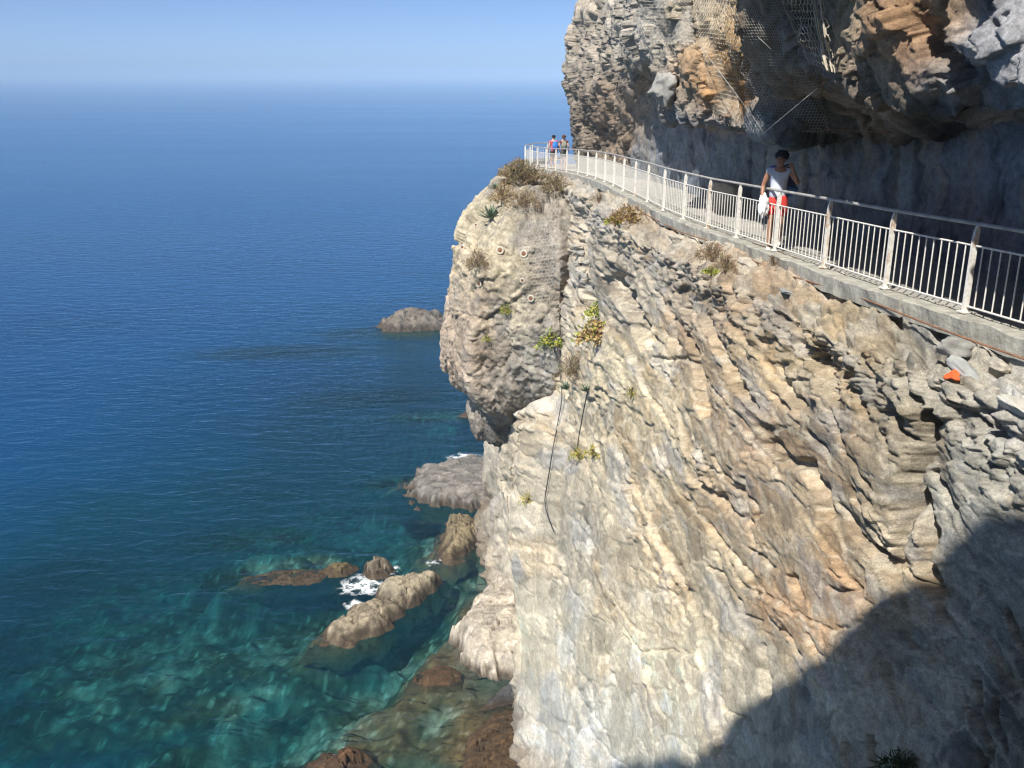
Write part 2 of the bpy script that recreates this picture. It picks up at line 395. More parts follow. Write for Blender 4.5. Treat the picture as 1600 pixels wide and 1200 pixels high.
# wave-cut foot
foot = sstep(-26.5, -30, WB[..., 2])
D += foot * (0.5 + 0.5 * fbm(Yg / 1.3, WB[..., 2] / 1.0, None, 4, 44))
D += 2.1 * np.exp(-((Yg - 42.5 - .25 * (WB[..., 2] + 14)) / 6.5) ** 2) * sstep(-11.8, -15.0, WB[..., 2] + .5 * fbm(Yg / 2.5, WB[..., 2] / 2.5, None, 3, 48)) * (1 - .75 * sstep(-17, -28, WB[..., 2]))      # rounded buttress below the headland
Ds = D.copy(); Ds[1:-1] = .12 * D[:-2] + .76 * D[1:-1] + .12 * D[2:]; D = Ds; Ds = D.copy(); Ds[:, 1:-1] = .10 * D[:, :-2] + .80 * D[:, 1:-1] + .10 * D[:, 2:]; D = Ds     # soften one-cell stair steps
WP = WB + NB * D[..., None]
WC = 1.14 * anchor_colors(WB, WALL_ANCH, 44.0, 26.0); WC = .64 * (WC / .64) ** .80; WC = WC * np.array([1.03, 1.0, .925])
tone = 1 + 0.24 * (cid - 0.5) * ledge + 0.28 * (cidb - 0.5) * ledge + .36 * (cidc - .5) + .28 * (cidd - .5) + 0.20 * fbm(ga2 / .05, gb2 / .02, None, 4, 80)
ochre = sstep(0.05, 0.5, fbm(ga2 / .14, gb2 / .06, None, 4, 84))[..., None]
grey = sstep(0.1, 0.5, fbm(ga2 / .11 + 50, gb2 / .05, None, 4, 88))[..., None]
vein = (np.maximum((1 - sstep(.02, .10, eB)) * (cidb > .5), .8 * sstep(0.88, 0.98, ridged(ga2 / .10, gb2 / .035, None, 2, 90) * 0.8)) * ledge)[..., None]
WC = WC * tone[..., None]
WC = WC * (1 - 0.34 * ochre * np.array([0.15, 0.38, 0.65])) 
lum = WC.mean(-1, keepdims=True)
WC = WC * (1 - 0.5 * grey) + 0.5 * grey * lum * np.array([0.98, 1.0, 1.02])
WC = WC * (1 - 0.55 * vein) + 0.55 * vein * np.array([0.70, 0.62, 0.47])
rg = rub[..., None] * sstep(-0.2, 0.5, fbm(Yg / 0.7, Hh / 0.4, None, 4, 93))[..., None] * 0.6
WC = WC * (1 - rg) + rg * np.array([0.52, 0.48, 0.40])
lum = WC.mean(-1, keepdims=True); WC = WC * .84 + .16 * lum * np.array([1.0, 1.0, .98])
wet = foot[..., None] * 0.7
WC = np.clip(WC * (1 - wet) + wet * np.array([0.10, 0.065, 0.035]), 0.02, 0.8)
cliff = mesh_obj('cliff', WP.reshape(-1, 3), grid_faces(*WP.shape[:2]), M['rock'], col=WC.reshape(-1, 3))
tag(cliff, 'tall sunlit schist cliff face of brown and cream slabs under the railing', kind='structure')

# ================================================================== HEADLAND (the spur hanging out over the sea)
HC = (1.5, 45.0)
HPROF = np.array([(-5.0,.1,.1,.1),(-4.98,1.2,1.2,1.2),(-4.75,2.2,2.4,2.2),(-5.45,2.75,5.4,3),(-5.9,3.1,6.4,4),(-6.5,3.75,7.0,4.5),(-7.4,4.1,7.3,5),(-8.6,4.38,7.3,5),(-10.1,4.6,7.2,5),
 (-11.3,4.77,7.0,5),(-12.6,4.73,6.7,4.8),(-13.6,4.57,6.2,4.4),(-14.1,3.75,5.8,4),(-14.5,3.45,5.4,3.6),(-16.0,3.55,4.6,3.4),(-16.6,3.5,4.0,3.4),(-16.8,2.5,3.0,2.4),(-16.4,1.2,1.6,1.2),(-16.1,.1,.1,.1)])
NPH, NTH = 560, 330
sarc = np.concatenate([[0], np.cumsum(np.hypot(np.diff(HPROF[:, 0]), np.diff(HPROF[:, 1])))])
sq = np.linspace(0, sarc[-1], NTH)
hp = np.stack([np.interp(sq, sarc, HPROF[:, k]) for k in range(4)], -1)
ker = np.hanning(11) / np.hanning(11).sum()
hp = np.stack([np.convolve(np.pad(hp[:, k], 5, mode='edge'), ker, 'valid') for k in range(4)], -1)
ph = np.linspace(0, 2 * np.pi, NPH, endpoint=False)
cph, sph = np.cos(ph)[None, :], np.sin(ph)[None, :]
rx = np.where(cph < 0, hp[:, 1:2], np.minimum(hp[:, 1:2], 3.0)); ry = np.where(sph < 0, hp[:, 2:3], hp[:, 3:4])
HPOLY = np.array([(-1.0, .02), (-.93, -.42), (-.66, -.86), (.15, -1.04), (.85, -.7), (1, .4), (.3, 1), (-.6, .85), (-.97, .45)])
dxn, dyn = cph / rx, sph / ry; R = np.full(dxn.shape, 9.0)
for (ax, ay), (bx_, by_) in zip(HPOLY, np.roll(HPOLY, -1, 0)):
    ex, ey = bx_ - ax, by_ - ay; den = dxn * ey - dyn * ex; den = np.where(np.abs(den) < 1e-9, 1e-9, den)
    tq_ = (ax * ey - ay * ex) / den; uq_ = (ax * dyn - ay * dxn) / den
    R = np.where((tq_ > 0) & (uq_ >= -1e-4) & (uq_ <= 1.0001), np.minimum(R, tq_), R)
R = sum(np.roll(R, k_, 1) * w_ for k_, w_ in ((-1, .25), (0, .5), (1, .25)))
wdn = np.clip(np.cos(ph - math.radians(292)), 0, 1)[None, :] ** 0.8 * sstep(math.radians(215), math.radians(262), ph)[None, :]
hz_ = np.where(hp[:, :1] < -13.2, -13.2 + (hp[:, :1] + 13.2) * (1 + 0.0 * wdn), hp[:, :1] + 0 * wdn)
HB = np.stack([HC[0] + R * cph, HC[1] + R * sph, hz_], -1).astype(np.float32)
HN = grid_normals(np.concatenate([HB[:, -1:], HB, HB[:, :1]], 1))[:, 1:-1]
outw = HB - np.array([HC[0], HC[1], -10.5]); HN *= np.sign((HN * outw).sum(-1, keepdims=True) + 1e-9)
X, Y, Z = HB[..., 0], HB[..., 1], HB[..., 2]
hx, hy = proj(HB)
u1 = X * 0.8 - Y * 0.5; v1 = Z + 0.30 * X + 0.15 * Y
wb = 0.3 * fbm(X * .6, Y * .6, Z * .6, 3, 110)
fH0, hid0, eH0 = facets((X * .8 - Y * .6) / 3.0 + .3 * wb, (Z + .25 * X) / 2.6 + .3 * wb, 17, .9, (X * .8 - Y * .6) / 3.0, (Z + .25 * X) / 2.6)
Dh = 0.36 * fH0 - .10 * (1 - sstep(0, .06, eH0)) + 0.10 * fbm(X / 2.6, Y / 2.6, Z / 2.2, 3, 111) + 0.015 * terrace(1.8 * fbm(u1 / 1.6 + wb, v1 / 0.8 + wb, X / 2, 4, 112), .15)
jh = .4 * fbm(X / .5, Y / .5, Z / .5, 3, 118)
fH, hid, eH = facets(u1 / .85 + .5 * jh, v1 / 1.6 + .5 * jh, 14, .8, u1 / .85, v1 / 1.6); fH2, hid2, eH2 = facets(u1 / .26 + .5 * jh, v1 / .42 + .5 * jh, 15, .8, u1 / .26, v1 / .42)
fH3, hid3, eH3 = facets(u1 / .10 + .3 * jh, v1 / .13 + .3 * jh, 18, .9, u1 / .10, v1 / .13)
Dh += 0.17 * fH + .085 * fH2 + .03 * fH3 - .03 * (1 - sstep(0, .08, eH2)) - .06 * (1 - sstep(0, .07, eH)) + 0.04 * fbm(X / .35, Y / .35, Z / .3, 4, 114)
Dh += 0.035 * ridged(X / 1.2, Y / 1.2, Z / 1.0, 3, 115) * sstep(-5, -7, Z)
Dh -= 0.05 * (1 - sstep(0, .08, np.abs(fbm(u1 / .5, v1 / 1.5, X / 1.5, 3, 116)))) 
Dh *= sstep(0, 0.12, np.linspace(0, 1, NTH))[:, None] * 0.85 + 0.15
HP = HB + HN * Dh[..., None]
H_ANCH = [(750,400,(205,190,165)),(780,430,(220,206,172)),(850,370,(150,145,138)),(720,480,(188,168,148)),(820,540,(158,156,150)),(760,620,(185,175,160)),(705,560,(198,174,150)),
 (880,330,(172,162,148)),(770,350,(195,185,160)),(860,450,(176,164,148)),(790,520,(180,172,158)),(740,540,(182,166,148)),(800,480,(205,192,165)),(900,420,(170,160,146)),(840,420,(160,153,144)),(830,300,(172,160,140)),(770,660,(90,84,78))]  # last anchor darkens the underside notch: its shade is put into the colour
HCc = anchor_colors(HB, H_ANCH, 38.0, 18.0, 130)
HCc = HCc * (1 + .3 * (hid - .5) + .3 * (hid2 - .5) + .25 * (hid3 - .5) + 0.3 * fbm(u1 / .6, v1 / .25, X, 4, 131) + 0.2 * fbm(X / .2, Y / .2, Z / .2, 3, 132))[..., None]
gr = sstep(0.1, 0.45, fbm(X / 1.1, Y / 1.1, Z / 1.4, 4, 133))[..., None] * .5
HCc = HCc * (1 - gr) + gr * np.array([.22, .215, .205])
headland = mesh_obj('headland', HP.reshape(-1, 3), grid_faces(NTH, NPH, True)[:, ::-1], M['rock_rough'], col=np.clip(HCc, .03, .75).reshape(-1, 3))
tag(headland, 'rocky spur hanging out over the sea below the far end of the path', kind='structure')

# ================================================================== OVERHANGING ROCK ABOVE THE PATH
# stations: Y, then (dx from the railing line, height over the path) of: foot, back top, ceiling, lip, front low, front high, brow, crest
UST = [(3,[(2.6,-.3),(2.5,2.5),(1.2,2.7),(-.9,2.1),(-1.1,3.2),(-2.0,6.4),(-.6,10),(6,17)]),
 (8,[(2.5,-.3),(2.4,2.4),(1.0,2.6),(-.85,2.1),(-1.1,3.2),(-2.0,6.4),(-.6,10),(6,17)]),
 (9.6,[(2.4,-.3),(2.35,2.3),(.9,2.5),(-.75,2.15),(-1.05,3.2),(-2.0,6.4),(-.6,10),(6,17)]),
 (11,[(2.4,-.3),(2.3,2.2),(.9,2.45),(-.85,2.2),(-1.1,3.3),(-2.1,6.4),(-.6,10),(6,17)]),
 (12.6,[(2.35,-.3),(2.3,2.15),(1.0,2.5),(-.8,2.5),(-1.1,3.4),(-2.1,6.5),(-.6,10),(6,17)]),
 (13.8,[(2.3,-.3),(2.2,2.1),(1.2,2.4),(-.7,2.8),(-1.1,3.6),(-2.1,6.5),(-.6,10),(6,17)]),
 (15.7,[(2.3,-.3),(2.2,2.1),(1.2,2.4),(-.5,2.95),(-1.0,3.8),(-2.0,6.6),(-.5,10),(6,17)]),
 (16.3,[(2.3,-.3),(2.2,2.05),(1.3,2.15),(.4,2.2),(.35,3.6),(.1,5.5),(1.8,10),(7,17)]),
 (17.3,[(2.3,-.3),(2.15,2.0),(1.2,2.05),(.30,2.05),(.25,3.4),(.2,5.5),(1.9,10),(7,17)]),
 (20.2,[(2.2,-.3),(2.1,1.95),(1.2,2.0),(.30,1.98),(.25,3.4),(.3,5.5),(2,10),(7,17)]),
 (21.2,[(2.2,-.3),(2.1,2.0),(1.0,2.05),(.02,2.05),(-.1,3.2),(0,5.5),(2,10),(7,17)]),
 (24.6,[(2.1,-.3),(2.0,2.2),(1.0,2.3),(.15,2.2),(0,3.3),(0,5.5),(1.8,10),(7,17)]),
 (26.2,[(2.05,-.3),(1.95,2.7),(1.5,3.0),(.6,3.3),(.4,4.0),(.2,5.5),(1.7,10),(7,17)]),
 (29,[(2.0,-.3),(1.9,3.2),(1.4,3.8),(.4,3.9),(.25,4.6),(.1,6),(1.7,10),(7,17)]),
 (33.5,[(2.0,-.3),(1.85,3.2),(1.4,3.6),(.6,3.7),(.35,4.4),(.2,6),(1.7,10),(7,17)]),
 (37,[(1.95,-.3),(1.85,2.6),(1.6,3.1),(1.2,3.3),(.9,4.2),(.7,6),(1.8,10),(7,17)]),
 (40,[(1.65,-.3),(1.55,1.4),(1.4,2.2),(1.2,2.8),(1.0,4.4),(1.0,6),(1.9,10),(7,17)]),
 (44.5,[(1.35,-.3),(1.2,1.4),(1.0,2.2),(.7,2.8),(.55,4.6),(.8,6.5),(2.0,10),(7,17)]),
 (48,[(1.1,-.3),(.95,1.4),(.8,2.2),(.6,2.9),(.42,4.6),(.75,7),(2.2,10),(7,17)]),
 (49.6,[(1.5,-.3),(1.35,1.4),(1.25,2.2),(1.05,2.9),(.9,4.6),(1.3,7),(2.6,10),(7,17)]),
 (52,[(3.2,-.3),(3.0,1.4),(2.9,2.2),(2.8,2.9),(2.7,4.6),(3.2,7),(4.2,10),(8,17)]),
 (56,[(7,-.3),(6.8,1.4),(6.8,2.2),(6.8,2.9),(6.8,4.6),(7,7),(7.6,10),(10,17)])]
NYU = 760; seg_rows = [46, 24, 52, 70, 100, 36, 14]
Yu = axis_spacing(3.2, 56, NYU, 1.0)
cy = np.array([s[0] for s in UST]); cp = np.array([s[1] for s in UST])         # S,8,2
tgt = np.stack([np.stack([np.interp(Yu, cy, cp[:, k, c]) for c in (0, 1)], -1) for k in range(8)], 1)   # NYU,8,2
k5 = np.hanning(9) / np.hanning(9).sum()
prof = []
for k in range(7):
    a, b = tgt[:, k], tgt[:, k + 1]
    for r in range(seg_rows[k]):
        f = r / seg_rows[k]; prof.append(a * (1 - f) + b * f)
prof.append(tgt[:, 7]); prof = np.stack(prof, 1)                               # NYU,NT,2
NTU = prof.shape[1]
kk = np.hanning(17) / np.hanning(17).sum()
pp = np.pad(prof, ((0, 0), (8, 8), (0, 0)), mode='edge'); prof = sum(kk[i] * pp[:, i:i + NTU] for i in range(17))
UB = np.stack([FX(Yu)[:, None] + prof[..., 0], np.broadcast_to(Yu[:, None], prof.shape[:2]), FZ(Yu)[:, None] + prof[..., 1]], -1).astype(np.float32)
UN = grid_normals(UB)
mid = UN[NYU // 3, NTU // 2]; UN *= (-1 if mid[0] > 0 else 1)
X, Y, Z = UB[..., 0], UB[..., 1], UB[..., 2]
ux, uy = proj(UB)
tr = np.linspace(0, 1, NTU)[None, :] * np.ones((NYU, 1))
c0 = np.cumsum(seg_rows)
rowi = np.arange(NTU)[None, :] * np.ones((NYU, 1))
backw = 1 - sstep(c0[0] - 6, c0[0] + 14, rowi)                       # smooth shotcrete back wall
backw = backw * (1 - sstep(37.5, 39.5, Y))
rough = 1 - 0.85 * backw
wq = 0.35 * fbm(X * .7, Y * .7, Z * .7, 3, 150)
ju = .35 * fbm(X / .6, Y / .6, Z / .6, 4, 158)
ua, ub = Y + .45 * Z, Z - .4 * Y + .5 * X
fU, ucid, eU = facets(ua / 1.6 + ju, ub / 1.0 + ju, 12, .8, ua / 1.6, ub / 1.0)
fU2, ucid2, eU2 = facets(ua / .55 + ju, ub / .32 + ju, 13, .8, ua / .55, ub / .32)
fU3, ucid3, eU3 = facets(ua / .18 + ju, ub / .12 + ju, 16, .8, ua / .18, ub / .12)
Du = 0.26 * fbm(X / 2.0, Y / 2.0, Z / 1.8, 3, 151) + 0.34 * fU + .075 * fU2 + .02 * fU3
Du += 0.08 * terrace(1.9 * fbm(Y / 1.3 + wq, (Z + .4 * Y) / .9, X / 1.3, 4, 152), .08) + 0.02 * fbm(X / .22, Y / .22, Z / .22, 4, 154)
Du -= 0.12 * (1 - sstep(0, .05, eU)) * (ucid > .5)
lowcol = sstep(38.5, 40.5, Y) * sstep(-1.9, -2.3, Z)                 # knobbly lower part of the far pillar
Du += lowcol * 0.16 * fbm(X / .3, Y / .3, Z / .3, 3, 155)
Du = Du * rough + backw * (0.16 * fbm(Y / 1.4, Z / 1.1, None, 4, 156) + .05 * fU2 + 0.03 * fbm(Y / .3, Z / .5, None, 4, 157))
keep = sstep(0.0, 1.2, UB[..., 2] - FZ(Yu)[:, None] + 0.2)
Du = np.where(Y > 38, np.clip(Du, -1, 0.35), Du)
UP = UB + UN * (Du * (0.3 + 0.7 * keep))[..., None]
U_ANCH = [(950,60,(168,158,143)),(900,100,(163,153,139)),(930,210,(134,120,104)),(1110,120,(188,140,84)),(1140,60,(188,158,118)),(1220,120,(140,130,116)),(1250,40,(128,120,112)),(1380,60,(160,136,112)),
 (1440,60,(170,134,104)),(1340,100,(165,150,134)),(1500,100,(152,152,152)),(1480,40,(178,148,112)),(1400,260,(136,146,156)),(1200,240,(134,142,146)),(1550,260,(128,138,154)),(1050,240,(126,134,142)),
 (1045,130,(165,158,145)),(1010,150,(130,125,120)),(1580,60,(165,165,168)),(1020,40,(172,166,156)),(1090,30,(176,164,142)),(960,180,(165,140,112)),(905,190,(110,106,100)),(1400,150,(150,138,120)),(1500,350,(118,118,128)),(1300,320,(120,124,132)),(1450,180,(60,58,56)),(1300,180,(80,76,68)),(1320,40,(190,175,150))]  # darkest two anchors paint the shade of the ceiling under the lip
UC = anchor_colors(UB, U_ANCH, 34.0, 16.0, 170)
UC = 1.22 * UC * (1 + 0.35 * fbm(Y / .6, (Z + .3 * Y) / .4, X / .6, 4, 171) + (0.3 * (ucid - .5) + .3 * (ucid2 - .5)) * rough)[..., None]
strk = sstep(0.0, 0.5, fbm(Y / .35, Z / 2.2, None, 4, 172))[..., None] * backw[..., None]
UC = UC * (1 - .45 * strk) + .45 * strk * np.array([.34, .30, .23])
str2 = sstep(0.1, 0.45, fbm(Y / .5 + 9, Z / 3.0, None, 4, 173))[..., None] * backw[..., None]; UC = UC * (1 - .5 * str2)
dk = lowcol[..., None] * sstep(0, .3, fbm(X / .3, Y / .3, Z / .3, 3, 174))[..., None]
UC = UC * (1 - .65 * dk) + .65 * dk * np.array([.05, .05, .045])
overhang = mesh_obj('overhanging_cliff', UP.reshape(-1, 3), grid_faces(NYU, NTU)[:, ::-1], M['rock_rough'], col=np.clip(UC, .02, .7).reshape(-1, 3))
tag(overhang, 'overhanging grey and ochre rock wall above the path', kind='structure')

# ================================================================== CLIFF BEHIND THE VIEWPOINT (casts the shadow at lower right)
edge = [(-26, -8), (-17.5, 0), (-15.4, 13), (-14.6, 16.3), (-13.0, 16.2), (-11.0, 15.2), (-9.7, 14.25), (-8.5, 13.35), (-6, 13.05), (-4.2, 13.1), (-3.0, 12.8), (-1.5, 11), (2, 4), (8, 3), (16, 4)]
ns, nr = 120, 40
xs = np.linspace(-26, 16, ns); top = np.interp(xs, [e[0] for e in edge], [e[1] for e in edge]) + 0.12 * fbm(xs / 1.7, xs * 0 + .5, None, 3, 200)
rows = []
for r in range(nr):
    f = r / (nr - 1)
    if f < 0.75: g = f / .75; yy = -3.0 - 0.6 * (1 - g); zz = -31 + (top + 31) * g
    else: g = (f - .75) / .25; yy = -3.0 - 12 * g; zz = top + 3 * g
    rows.append(np.stack([xs, xs * 0 + yy - 0.4 * fbm(xs / 2, xs * 0 + zz / 2, None, 3, 201), zz + xs * 0], -1))
NCP = np.stack(rows, 0)
near = mesh_obj('rear_cliff', NCP.reshape(-1, 3), grid_faces(nr, ns), M['rock'], col=np.broadcast_to(np.array([.42, .39, .33]), (ns * nr, 3)))
tag(near, 'rock wall behind the viewpoint', kind='structure')

# ================================================================== SEA AND SEABED
def wall_foot(Y): return FX(Y) - 2.45 + np.clip(Y - 60, 0, 99) ** 2 * 0.06
REEFS = [  # photo pixel of the middle (on the sea plane), half-length, half-width in metres, turn, depth of the top
 (430,893,4.6,1.5,.30,.35),(520,985,2.2,1.6,.75,.25),(330,1110,3.6,0.9,.55,1.3),(250,1040,6,4.5,.5,2.6),(150,1000,5,3,.4,3.4),(60,1120,4,2.5,.5,3.0),(400,845,4.5,1.6,.1,2.0),(590,622,6,2.4,.2,2.6),
 (700,860,2.6,2.2,.4,.35),(640,1090,4.6,1.7,.75,.45),(780,1150,3.4,3.2,.6,.10),(690,1030,2.0,1.4,.8,.25),(560,1180,2.6,1.3,.4,.3),(300,1190,3,1.2,.5,1.6),(640,755,3.0,1.4,.1,.5),(560,1130,2.4,1.0,.7,1.0),
 (460,550,9,2.5,.1,4.2),(480,1010,3,2,.6,1.6),(740,960,1.4,3.6,-.2,.4),(680,650,4,1.6,.2,1.2),(640,520,9,2.6,.05,1.4),(200,930,4.5,2.2,.4,4.0),(100,900,4,2.5,.4,5.0),(30,1010,3.5,2,.4,3.6)]
_RW = [(on_z(a, b, SEA), L, W, t, d) for a, b, L, W, t, d in REEFS]
def sea_depth(X, Y):
    d = np.maximum(wall_foot(np.clip(Y, -6, 70)) - X, 0.0)
    dy = np.maximum(Y - 44, 0)
    base = 0.9 + 0.20 * d + 0.0032 * d * d + 0.07 * dy + 0.0007 * dy * dy
    near = np.exp(-d / 40.0)
    base = base + (1.3 * fbm(X / 7.0, Y / 7.0, None, 4, 300) + 0.8 * ridged(X / 4.0 + 3, Y / 4.0, None, 3, 301) - .4) * np.minimum(1, base / 3) * (0.3 + near)
    out = np.maximum(base, 0.8)
    for c, L_, W_, t, dep in _RW:
        ex, ey = X - c[0], Y - c[1]
        a = ex * math.cos(t) + ey * math.sin(t); b = -ex * math.sin(t) + ey * math.cos(t)
        rr = np.sqrt((a / L_) ** 2 + (b / W_) ** 2)
        sel = rr < 2.6
        wv = np.where(sel, 1 - sstep(0.35, 1.9, rr + 0.30 * fbm(X / 1.6, Y / 1.6, None, 3, 305)), 0)
        tgt_ = dep + 0.5 * dep ** .5 * fbm(X / 1.1, Y / 1.1, None, 4, 306) + 0.12 * fbm(X / .4, Y / .4, None, 3, 307)
        out = out * (1 - wv) + np.minimum(out, tgt_) * wv
    jb = .35 * fbm(X / .9, Y / .9, None, 3, 320)
    b1, _, e1 = facets(X / 1.7 + jb, Y / 2.1 + jb, 321, .8, X / 1.7, Y / 2.1); b2, _, e2 = facets(X / .62 + jb, Y / .75 + jb, 322, .8, X / .62, Y / .75)
    out = out - np.minimum(out, 2.2) * (.34 * b1 + .13 * b2 - .22 * (1 - sstep(0, .14, e1)))          # boulders and gaps on the bottom
    return np.maximum(out, 0.04)
def stretch(a, b, n, far, nf):
    c = np.linspace(a, b, n); st = (b - a) / (n - 1)
    g = np.geomspace(st, far, nf)
    return np.concatenate([(a - np.cumsum(g))[::-1], c, b + np.cumsum(g)])
sx = stretch(-40, 6, 300, 9000, 42); sy = stretch(14, 120, 420, 9000, 42)
SX, SY = np.meshgrid(sx, sy, indexing='ij')
DEP = sea_depth(SX, SY)
near_sea = (np.abs(SX) < 400) & (SY < 600)
for _ in range(1): DEP[1:-1, 1:-1] = (DEP[:-2, 1:-1] + DEP[2:, 1:-1] + DEP[1:-1, :-2] + DEP[1:-1, 2:] + 2 * DEP[1:-1, 1:-1]) / 6
DEP = np.where(near_sea, np.minimum(DEP, 40), 40)
m, t, b, o = newmat('sea_water'); t.nodes.remove(b)
at = t.nodes.new('ShaderNodeVertexColor'); at.layer_name = 'Col'
geo = t.nodes.new('ShaderNodeNewGeometry')
mp = t.nodes.new('ShaderNodeMapping'); mp.inputs['Rotation'].default_value = (0, 0, 0.25); mp.inputs['Scale'].default_value = (0.45, 1.0, 1.0)
t.links.new(geo.outputs['Position'], mp.inputs['Vector'])
wn1 = noise_node(t, 0.8, 3.0, 0.6, mp.outputs[0], 0.5); wn2 = noise_node(t, 2.6, 3.0, 0.6, mp.outputs[0], 0.3); wn3 = noise_node(t, 0.06, 2.0, 0.5, mp.outputs[0])
bp1 = t.nodes.new('ShaderNodeBump'); bp1.inputs['Distance'].default_value = 0.20; bp1.inputs['Strength'].default_value = 0.9
bp2 = t.nodes.new('ShaderNodeBump'); bp2.inputs['Distance'].default_value = 0.055; bp2.inputs['Strength'].default_value = 0.9
t.links.new(wn1.outputs[0], bp1.inputs['Height']); t.links.new(wn2.outputs[0], bp2.inputs['Height']); t.links.new(bp1.outputs[0], bp2.inputs['Normal'])
df = t.nodes.new('ShaderNodeBsdfDiffuse'); tp = t.nodes.new('ShaderNodeBsdfTransparent'); gl = t.nodes.new('ShaderNodeBsdfGlossy'); fr = t.nodes.new('ShaderNodeFresnel')
gl.inputs['Roughness'].default_value = 0.13; gl.inputs['Color'].default_value = (.58, .82, 1.0, 1); fr.inputs['IOR'].default_value = 1.33
for n in (gl, fr): t.links.new(bp2.outputs[0], n.inputs['Normal'])
wc = ramp(t, at.outputs['Alpha'], 0.3, 0.999, (0.0006, 0.030, 0.036, 1), (0.0012, 0.044, 0.128, 1))
we = wc.color_ramp.elements.new(0.86); we.color = (0.0006, 0.032, 0.058, 1)
mv = t.nodes.new('ShaderNodeMixRGB'); mv.blend_type = 'MULTIPLY'; mv.inputs[0].default_value = 1
rv = ramp(t, wn3.outputs[0], 0.3, 0.7, (.86, .86, .88, 1), (1.12, 1.12, 1.1, 1))
t.links.new(wc.outputs[0], mv.inputs[1]); t.links.new(rv.outputs[0], mv.inputs[2])
mp2 = t.nodes.new('ShaderNodeMapping'); mp2.inputs['Rotation'].default_value = (0, 0, .3); mp2.inputs['Scale'].default_value = (.25, 1, 1); t.links.new(geo.outputs['Position'], mp2.inputs['Vector'])
wl = noise_node(t, .018, 4, .6, mp2.outputs[0], .4); rl = ramp(t, wl.outputs[0], .35, .65, (.84, .86, .88, 1), (1.14, 1.12, 1.1, 1))
mv2 = t.nodes.new('ShaderNodeMixRGB'); mv2.blend_type = 'MULTIPLY'; mv2.inputs[0].default_value = 1; t.links.new(mv.outputs[0], mv2.inputs[1]); t.links.new(rl.outputs[0], mv2.inputs[2]); t.links.new(mv2.outputs[0], df.inputs['Color'])
rg_ = ramp(t, wl.outputs[0], .3, .7, (.09, .09, .09, 1), (.20, .20, .20, 1)); t.links.new(rg_.outputs[0], gl.inputs['Roughness'])
t.links.new(at.outputs[0], tp.inputs['Color'])
mx1 = t.nodes.new('ShaderNodeMixShader'); mx2 = t.nodes.new('ShaderNodeMixShader')
t.links.new(at.outputs['Alpha'], mx1.inputs[0]); t.links.new(tp.outputs[0], mx1.inputs[1]); t.links.new(df.outputs[0], mx1.inputs[2])
t.links.new(fr.outputs[0], mx2.inputs[0]); t.links.new(mx1.outputs[0], mx2.inputs[1]); t.links.new(gl.outputs[0], mx2.inputs[2])
t.links.new(mx2.outputs[0], o.inputs[0]); M['water'] = m
wcol = np.stack([np.exp(-0.34 * DEP), np.exp(-0.085 * DEP), np.exp(-0.065 * DEP)], -1)
water = mesh_obj('sea', np.stack([SX, SY, SX * 0 + SEA], -1).reshape(-1, 3), grid_faces(*SX.shape), M['water'], smooth=True, col=wcol.reshape(-1, 3))
ca = water.data.color_attributes['Col']
buf = np.ones((SX.size, 4), np.float32); buf[:, :3] = wcol.reshape(-1, 3); buf[:, 3] = (1 - np.exp(-0.18 * DEP)).ravel(); ca.data.foreach_set('color', buf.ravel())
tag(water, 'calm sea, deep blue far out and teal over the rocks near the shore', kind='structure')
ii = (sx > -75) & (sx < 20); jj = (sy > 5) & (sy < 170)
BX, BY, BD = SX[np.ix_(ii, jj)], SY[np.ix_(ii, jj)], DEP[np.ix_(ii, jj)]
sandy = sstep(0.0, 0.5, fbm(BX / 3.0, BY / 3.0, None, 4, 310) + 0.10 * (BD - 2.0))[..., None]
algae = sstep(1.6, 0.2, BD + 0.6 * fbm(BX / .8, BY / .8, None, 3, 311))[..., None]
spark = sstep(.25, .6, fbm(BX / .45 + 5, BY / .6, None, 4, 313))[..., None]
scol = (1 - sandy) * np.array([.09, .10, .055]) + sandy * np.array([.30, .32, .25]) + spark * np.array([.34, .37, .30])
scol = scol * (1 - .8 * algae) + .8 * algae * np.array([.12, .078, .03])
scol = scol * (1 + 0.8 * fbm(BX / .55, BY / .55, None, 4, 312))[..., None]
seabed = mesh_obj('seabed', np.stack([BX, BY, SEA - 4.5 * (1 - np.exp(-BD / 4.5))], -1).reshape(-1, 3), grid_faces(*BX.shape), M['sea_rock'], smooth=True, col=np.clip(scol, .01, .7).reshape(-1, 3))
tag(seabed, 'rocky seabed with brown algae and pale patches under shallow water', kind='structure')

